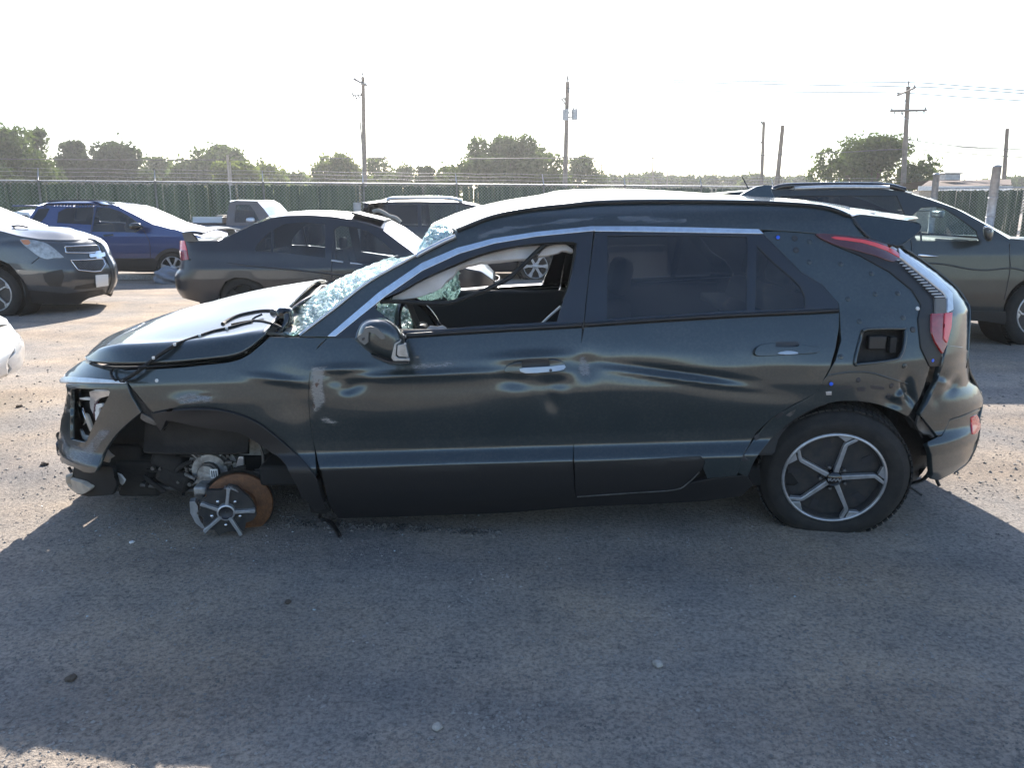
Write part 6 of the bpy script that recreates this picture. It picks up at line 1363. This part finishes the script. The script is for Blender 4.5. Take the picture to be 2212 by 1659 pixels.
hb_ = uvx('N', -72, 1236); garch(F, *hb_, .42, car4); make_wheel(car4, at(*hb_, Yn + .05), .355, .24, .225, 'five', turn=20); cw = at(*hb_, Yn); make_wheel(car4, (cw.x, 2 * F.Yc - Yn - .05, .355), .355, .24, .225, 'five', far=True); make_wheel(car4, (cw.x - 2.86, Yn + .05, .355), .355, .24, .225, 'five'); make_wheel(car4, (cw.x - 2.86, 2 * F.Yc - Yn - .05, .355), .355, .24, .225, 'five', far=True)
gunder(car4, F, -10.6, -6.3, .22, .5); tube('bumper_seam', march(F, m('N', (330, 925), (410, 860)), F.lo, F.hi) - np.array([0, .002, 0]), .006, 'ink', car4, 4)

# --- big dark SUV at the right -----------------------------------------------------------------
Yn = 8.0; F = gside(Yn, 1.92, 1.10, 1.68, .38, left=(2.3, [(.3, 1.85), (1.2, 1.8), (1.7, 2.0)], 2.8, .5), right=(5.9, [(.2, 6.45), (.9, 6.5), (1.1, 6.3)], 2.6, .5))
car5 = thing('large_suv', 'large dark olive-grey SUV with bright roof rail parked behind the wreck at right', 'car', (4.1, F.Yc, 0))
rl = m('D', (-60, 170), (150, 128), (500, 106), (900, 98), (1200, 101), (1400, 124), (1560, 170), (1740, 234), (1940, 342), (2112, 446))
w1 = m('D', (520, 145), (900, 140), (1330, 142), (1395, 290), (1420, 455), (560, 455), (480, 300)); w2 = m('U', (222, 178), (330, 84), (470, 76), (560, 92), (720, 195), (900, 330), (925, 420), (920, 436), (640, 442), (260, 440), (230, 330)); w0 = m('D', (-20, 210), (300, 160), (470, 150), (450, 440), (60, 440))
hu = (2330, 965); archD = [(x, y) for x, y in arcpts(*hu, 262, 8, 196, 20)]; archR = [(x, y) for x, y in arcpts(430, 965, 262, 0, 180, 16)]
panel('body_side', m('D', (-110, 260), (-60, 180)) + rl[1:] + m('D', (2212, 458), (2480, 500), (2680, 600), (2720, 800), (2700, 950), (2640, 1010), (2592, 970)) + m('D', *archD) + m('D', (2040, 1020), (1800, 1010), (700, 1010)) + m('D', *archR) + m('D', (100, 1010), (-60, 990), (-110, 700)), 'greenp', car5, F, holes=[w0, w1, w2], step=8, mirror=True)
for nm, w, mt_ in (('quarter_window', w0, 'tint'), ('rear_window_side', w1, 'tint'), ('front_window', w2, 'glass')): panel(nm, w, mt_, car5, Off(F, .012), step=16, flange=0., mirror=True)
gtop('roof', F, rl[0:6], m('D', (-60, 150), (300, 110), (540, 90), (900, 80), (1230, 86), (1420, 126)), 'greenp', car5); gtop('windscreen', F, rl[5:10], m('D', (1420, 128), (1590, 178), (1770, 250), (1970, 358), (2140, 448)), 'glass', car5)
gtop('bonnet', F, rl[9:] + m('D', (2212, 458), (2480, 500), (2680, 600)), m('D', (2140, 440), (2260, 436), (2560, 470), (2740, 560)), 'greenp', car5)
gwrap('tailgate', F, m('D', (-60, 180), (-110, 260), (-110, 700), (-60, 990)), -.06, 'greenp', car5); gwrap('front_bumper', F, m('D', (2680, 600), (2720, 800), (2700, 950), (2640, 1010)), .1, 'greenp', car5)
rr_ = march(F, m('D', (470, 118), (540, 96), (700, 88), (1000, 86), (1260, 90), (1400, 122)), F.lo, F.hi); tube('roof_rail', rr_ + np.array([0, .05, .025]), .030, 'gblk', car5, 8); tube('roof_rail_trim', march(F, m('D', (612, 106), (900, 97), (1270, 99)), F.lo, F.hi) + np.array([0, .0, .02]), .020, 'satin', car5, 8)
tube('whip_antenna', [at(*uvx('D', 300, 105), F.Yc), at(*uvx('D', 245, 0), F.Yc)], [.008, .004], 'ink', car5, 6, smooth=1)
ha = puffed('door_handle', m('U', (278, 590), (300, 572), (400, 580), (500, 596), (500, 606), (380, 610), (300, 612)), 'chrome', car5, Yn - .02, .05); puffed('door_handle', m('U', (120, 570), (200, 575), (250, 605), (200, 610), (140, 600)), 'chrome', car5, Yn - .02, .05)
puffed('side_mirror', m('U', (965, 300), (1000, 285), (1060, 310), (1080, 350), (1060, 430), (1010, 445), (975, 400)), 'greenp', car5, Yn - .14, .2); tube('mirror_trim', [at(*p, Yn - .25) for p in m('U', (975, 296), (1010, 292), (1062, 318))], .012, 'chrome', car5, 6)
for q in ([(1244, 470), (1246, 620), (1250, 720), (1225, 880), (1190, 1050)], [(215, 440), (225, 560), (210, 800), (190, 1180)]): tube('door_gap', march(F, m('U', *q), F.lo, F.hi) - np.array([0, .002, 0]), .005, 'ink', car5, 4)
tube('waist_line', march(F, sm(m('U', (-200, 650), (300, 668), (560, 682), (800, 728), (1000, 745), (1250, 722), (1400, 750)), 3), F.lo, F.hi) + np.array([0, .004, 0]), .010, 'greenp', car5, 6, smooth=1)
panel('sill_cladding', m('U', (-900, 1160), (800, 1170), (1200, 1180), (1205, 1260), (1190, 1310), (800, 1235), (-900, 1240)), 'blk', car5, F, step=12, off=-.01, mirror=True)
for (hx, hy) in (hu, (430, 965)):
    hb_ = uvx('D', hx, hy); garch(F, *hb_, .42, car5); make_wheel(car5, at(*hb_, Yn + .04), .365, .245, .235, 'five', turn=30); cw = at(*hb_, Yn); make_wheel(car5, (cw.x, 2 * F.Yc - Yn - .04, .365), .365, .245, .235, 'five', far=True)
gseats(car5, F, ((4.4, 1), (3.4, 0)), .45); gunder(car5, F, 2.0, 6.2, .26, .5); slab_ = boxo('dashboard', (5.05, F.Yc, .98), (.4, 1.5, .22), 'dash', car5, .06)
c = at(*uvx('U', 495, 160), F.Yc); boxo('rear_view_mirror', tuple(c), (.05, .22, .08), 'lens', car5, .02); boxo('sun_visor', (c.x - .1, F.Yc + .35, c.z + .04), (.2, .4, .02), 'tan', car5, .01)
for yy in (-.1, 0): pass
V, Fc = lathe([(.16, 0), (.175, .012), (.19, 0), (.175, -.012), (.16, 0)], 30); sw5 = part_empty('steering_wheel', car5, (4.80, F.Yc + .38, 1.02), (0, R(25), R(90))); mesh_obj('wheel_rim', V, Fc, 'dash', sw5, raw=True)

# --- black wagon-like SUV behind, silver roof rail ---------------------------------------------
Yn = 15.4; F = gside(Yn, 1.85, 1.05, 1.64, .36, left=(-2.6, [(.3, -2.98), (1.0, -3.0), (1.6, -2.7)], 2.8, .5), right=(1.2, [(.2, 1.8), (.9, 1.85)], 2.6, .5))
car6 = thing('black_suv', 'black SUV with bright silver roof rail parked by the fence behind the saloon', 'car', (-.6, F.Yc, 0))
rl = m('V', (80, 176), (400, 160), (900, 156), (1300, 158), (1460, 168), (1620, 200), (1850, 262), (2010, 330))
w1 = m('V', (130, 215), (400, 195), (830, 185), (840, 500), (180, 490)); w2 = m('V', (880, 185), (1380, 186), (1500, 205), (1760, 270), (1900, 330), (1900, 500), (890, 500))
arF = m('V', *arcpts(2474, 1049, 270, -15, 195, 18)); arR = m('V', *arcpts(608, 1049, 270, -15, 195, 18))
panel('body_side', m('V', (40, 1130), (30, 600), (55, 330), (100, 200)) + rl + m('V', (2400, 370), (2650, 440), (2780, 560), (2820, 900), (2760, 1110)) + arF + m('V', (2200, 1130), (900, 1130)) + arR, 'blackp', car6, F, holes=[w1, w2], step=8, mirror=True)
panel('rear_window_side', w1, 'tint', car6, Off(F, .012), step=16, flange=0., mirror=True); panel('front_window', w2, 'tintlt', car6, Off(F, .012), step=16, flange=0., mirror=True)
gtop('roof', F, rl[0:5], m('V', (65, 165), (400, 118), (900, 100), (1300, 108), (1480, 146)), 'blackp', car6); gtop('windscreen', F, rl[4:8], m('V', (1480, 146), (1640, 172), (1850, 240), (2080, 320)), 'wsdirty', car6)
gtop('bonnet', F, rl[7:] + m('V', (2400, 370), (2650, 440), (2780, 560)), m('V', (2080, 320), (2420, 345), (2700, 410), (2840, 530)), 'blackp', car6); gwrap('tailgate', F, m('V', (80, 176), (100, 200), (55, 330), (30, 600), (40, 1130)), -.06, 'blackp', car6); gwrap('front_bumper', F, m('V', (2780, 560), (2820, 900), (2760, 1110)), .08, 'blackp', car6)
tube('roof_rail', march(F, m('V', (390, 138), (470, 112), (640, 106), (1000, 104), (1290, 112), (1450, 148)), F.lo, F.hi) + np.array([0, .02, .01]), .035, 'satin', car6, 8)
for hx in (2474, 608):
    hb_ = uvx('V', hx, 1049); make_wheel(car6, at(*hb_, Yn + .03), .35, .24, .22, 'six'); cw = at(*hb_, Yn); make_wheel(car6, (cw.x, 2 * F.Yc - Yn - .03, cw.z), .35, .24, .22, 'six', far=True); garch(F, *hb_, .4, car6)
gseats(car6, F, ((-.2, 1), (-1.1, 0)), .45, mat='seatlt'); gunder(car6, F, -2.8, 1.5, .24, .5); tube('whip_antenna', [at(*uvx('V', 1460, 150), F.Yc), at(*uvx('V', 1455, 70), F.Yc)], .006, 'ink', car6, 5, smooth=1)

# --- old pickup ---------------------------------------------------------------------------------
Yn = 18.8; F = gside(Yn, 1.85, 1.02, 1.66, .22, left=(-10.4, [(.3, -10.7), (1.2, -10.7)], 4, .5), right=(-5.6, [(.3, -5.1), (1.2, -5.15)], 3, .5))
truck = thing('pickup_truck', 'old brown and navy pickup with white toolbox in its bed, by the fence', 'truck', (-7.8, F.Yc, 0))
rl = m('I', (1572, 342), (1580, 260), (1598, 192), (1640, 180), (1790, 184), (1830, 230), (1880, 296), (1990, 306))
wn_ = m('I', (1628, 330), (1640, 205), (1735, 205), (1770, 250), (1800, 310), (1795, 332))
panel('cab', rl + m('I', (1990, 345), (1572, 348)), 'brownp', truck, F, holes=[wn_], step=6, mirror=True); panel('door_window', wn_, 'tintlt', truck, Off(F, .012), step=12, flange=0., mirror=True)
panel('body_side', m('I', (1100, 338), (1572, 350), (1990, 347), (2180, 335), (2260, 345), (2270, 430), (2240, 480), (1100, 480)), 'navyp', truck, F, step=10, mirror=True)
gtop('cab_roof', F, rl[2:5], m('I', (1600, 178), (1680, 172), (1900, 176)), 'brownp', truck); gtop('windscreen', F, rl[4:7], m('I', (1900, 178), (1950, 205), (2000, 262)), 'wsdirty', truck); gtop('bonnet', F, rl[6:] + m('I', (2180, 335), (2260, 345)), .06, 'navyp', truck); gtop('rear_screen', F, rl[0:3], .0, 'tintlt', truck)
gtop('bed_cover', F, m('I', (1100, 344), (1400, 350), (1572, 356)), -.25, 'dark', truck); gwrap('tailgate', F, m('I', (1100, 338), (1100, 480)), .0, 'navyp', truck); gwrap('grille', F, m('I', (2260, 345), (2270, 430), (2240, 480)), .05, 'blk', truck)
for i in range(3):
    c = at(*uvx('I', 1470, 298 + 13 * i), Yn + .5); boxo('toolbox', tuple(c), (.72, .5, .055), 'whitep', truck, .006)
c = at(*uvx('I', 1552, 306), Yn + .6); boxo('toolbox', tuple(c), (.16, .4, .2), 'tan', truck, .01); puffed('side_mirror', m('I', (1715, 300), (1765, 296), (1770, 330), (1718, 332)), 'satin', truck, Yn - .15, .08)
c = at(*uvx('I', 1690, 270), F.Yc + .2); boxo('seat', tuple(c - Vector((0, 0, .15))), (.18, 1.3, .5), 'rust', truck, .05); gunder(truck, F, -10.3, -5.4, .3, .7)
for x_ in (-9.4, -6.0):
    make_wheel(truck, (x_, Yn + .04, .36), .36, .2, .2, 'steel'); make_wheel(truck, (x_, 2 * F.Yc - Yn - .04, .36), .36, .2, .2, 'steel', far=True)
# --- silver car between the grey and the blue SUV -------------------------------------------------
Yn = 17.6; F = gside(Yn, 1.75, .9, 1.42, .4, left=(-14.5, [(.3, -15.0), (1.4, -14.8)], 3, .5), right=(-11.4, [(.3, -10.75), (1.0, -10.8)], 2.6, .5))
car7 = thing('silver_car', 'silver car mostly hidden between the gunmetal SUV and the blue SUV', 'car', (-12.8, F.Yc, 0))
rl = [(-12, 482), (10, 462), (35, 458), (62, 461), (82, 478), (105, 486), (128, 498)]
panel('body_side', [(-60, 600), (-64, 520), (-52, 492)] + rl + [(134, 520), (132, 590)], 'whitep', car7, F, step=5, mirror=True); gtop('roof', F, rl[1:4], .05, 'whitep', car7); gtop('windscreen', F, rl[3:5], .05, 'wsdirty', car7); gtop('bonnet', F, rl[4:], .05, 'whitep', car7); gtop('boot', F, [(-52, 492)] + rl[0:2], .05, 'whitep', car7); gwrap('front_bumper', F, [(128, 498), (134, 520), (132, 590)], .05, 'blk', car7); gunder(car7, F, -14.6, -11.2)
panel('side_glass', [(-4, 484), (14, 466), (34, 463), (58, 465), (76, 482)], 'tint', car7, F, step=5, off=-.004)
make_wheel(car7, (-11.75, Yn + .04, .31), .31, .2, .2, 'six'); make_wheel(car7, (-14.1, Yn + .04, .31), .31, .2, .2, 'six')
# --- white car whose bumper pokes in at the left edge ------------------------------------------------
Yn = 4.2; F = gside(Yn, 1.8, .82, 1.4, .4, right=(-4.15, [(0.090, -3.72), (0.198, -3.62), (0.306, -3.56), (0.414, -3.54), (0.468, -3.56), (0.540, -3.66), (0.675, -3.82), (0.810, -4.10)], 2.6, .5))
car8 = thing('white_car', 'white car with rounded front bumper just entering at the left edge', 'car', (-5.5, F.Yc, 0))
def xz(*p): return list(p)
hz_ = [(-6.10, 0.774), (-5.30, 0.756), (-4.70, 0.720), (-4.30, 0.675), (-4.00, 0.612), (-3.84, 0.558)]
panel('body_side', [(-7.70, 0.225), (-7.70, 0.720), (-7.10, 0.774)] + hz_ + [(-3.70, 0.495), (-3.60, 0.450), (-3.56, 0.378), (-3.60, 0.270), (-3.76, 0.243), (-4.30, 0.234), (-4.34, 0.405), (-4.46, 0.540), (-4.65, 0.585), (-4.84, 0.540), (-4.96, 0.405), (-5.00, 0.234)], 'whitep', car8, F, step=.05, xz=True, mirror=True)
def gtop3(name, pts, rise, mat):
    a = np.array([(x, float(F(x, z)), z) for x, z in pts]); c = a.copy(); c[:, 1] = F.Yc; c[:, 2] += rise; c[:, 0] += .04; h = a * .5 + c * .5; h[:, 2] += rise * .3; return loft(name, [a, h, c], mat, car8, n=20, sub=6, mirrorY=F.Yc)
gtop3('bonnet', hz_, .06, 'whitep'); gtop3('windscreen', [(-6.10, 0.774), (-6.45, 0.990), (-6.80, 1.188)], .05, 'wsdirty'); gtop3('roof', [(-6.80, 1.188), (-7.20, 1.224), (-7.70, 1.206)], .04, 'whitep')
panel('greenhouse', [(-7.70, 0.720), (-7.70, 1.206), (-7.20, 1.224), (-6.80, 1.188), (-6.10, 0.774), (-7.10, 0.774)], 'tint', car8, F, step=.08, xz=True, mirror=True)
gtop3('front_fascia', [(-3.84, 0.558), (-3.70, 0.495), (-3.60, 0.450), (-3.56, 0.378), (-3.60, 0.270)], .0, 'whitep')
panel('headlamp', [(-4.30, 0.630), (-4.00, 0.585), (-3.80, 0.531), (-3.82, 0.468), (-4.05, 0.495), (-4.25, 0.540)], 'tan', car8, F, step=.03, xz=True, off=-.006)
panel('bumper_strip', [(-4.28, 0.423), (-3.90, 0.423), (-3.62, 0.427), (-3.60, 0.396), (-3.90, 0.392), (-4.28, 0.392)], 'whitep', car8, F, step=.03, xz=True, off=-.016); panel('lower_bumper', [(-4.30, 0.324), (-3.90, 0.324), (-3.62, 0.324), (-3.62, 0.261), (-3.76, 0.225), (-4.30, 0.216)], 'blk', car8, F, step=.03, xz=True, off=-.004)
make_wheel(car8, (-4.65, Yn + .05, .31), .31, .2, .2, 'six'); make_wheel(car8, (-7.2, Yn + .05, .31), .31, .2, .2, 'six'); make_wheel(car8, (-4.65, 2 * F.Yc - Yn - .05, .31), .31, .2, .2, 'six', far=True); gunder(car8, F, -7.6, -4.0, .2, .5)
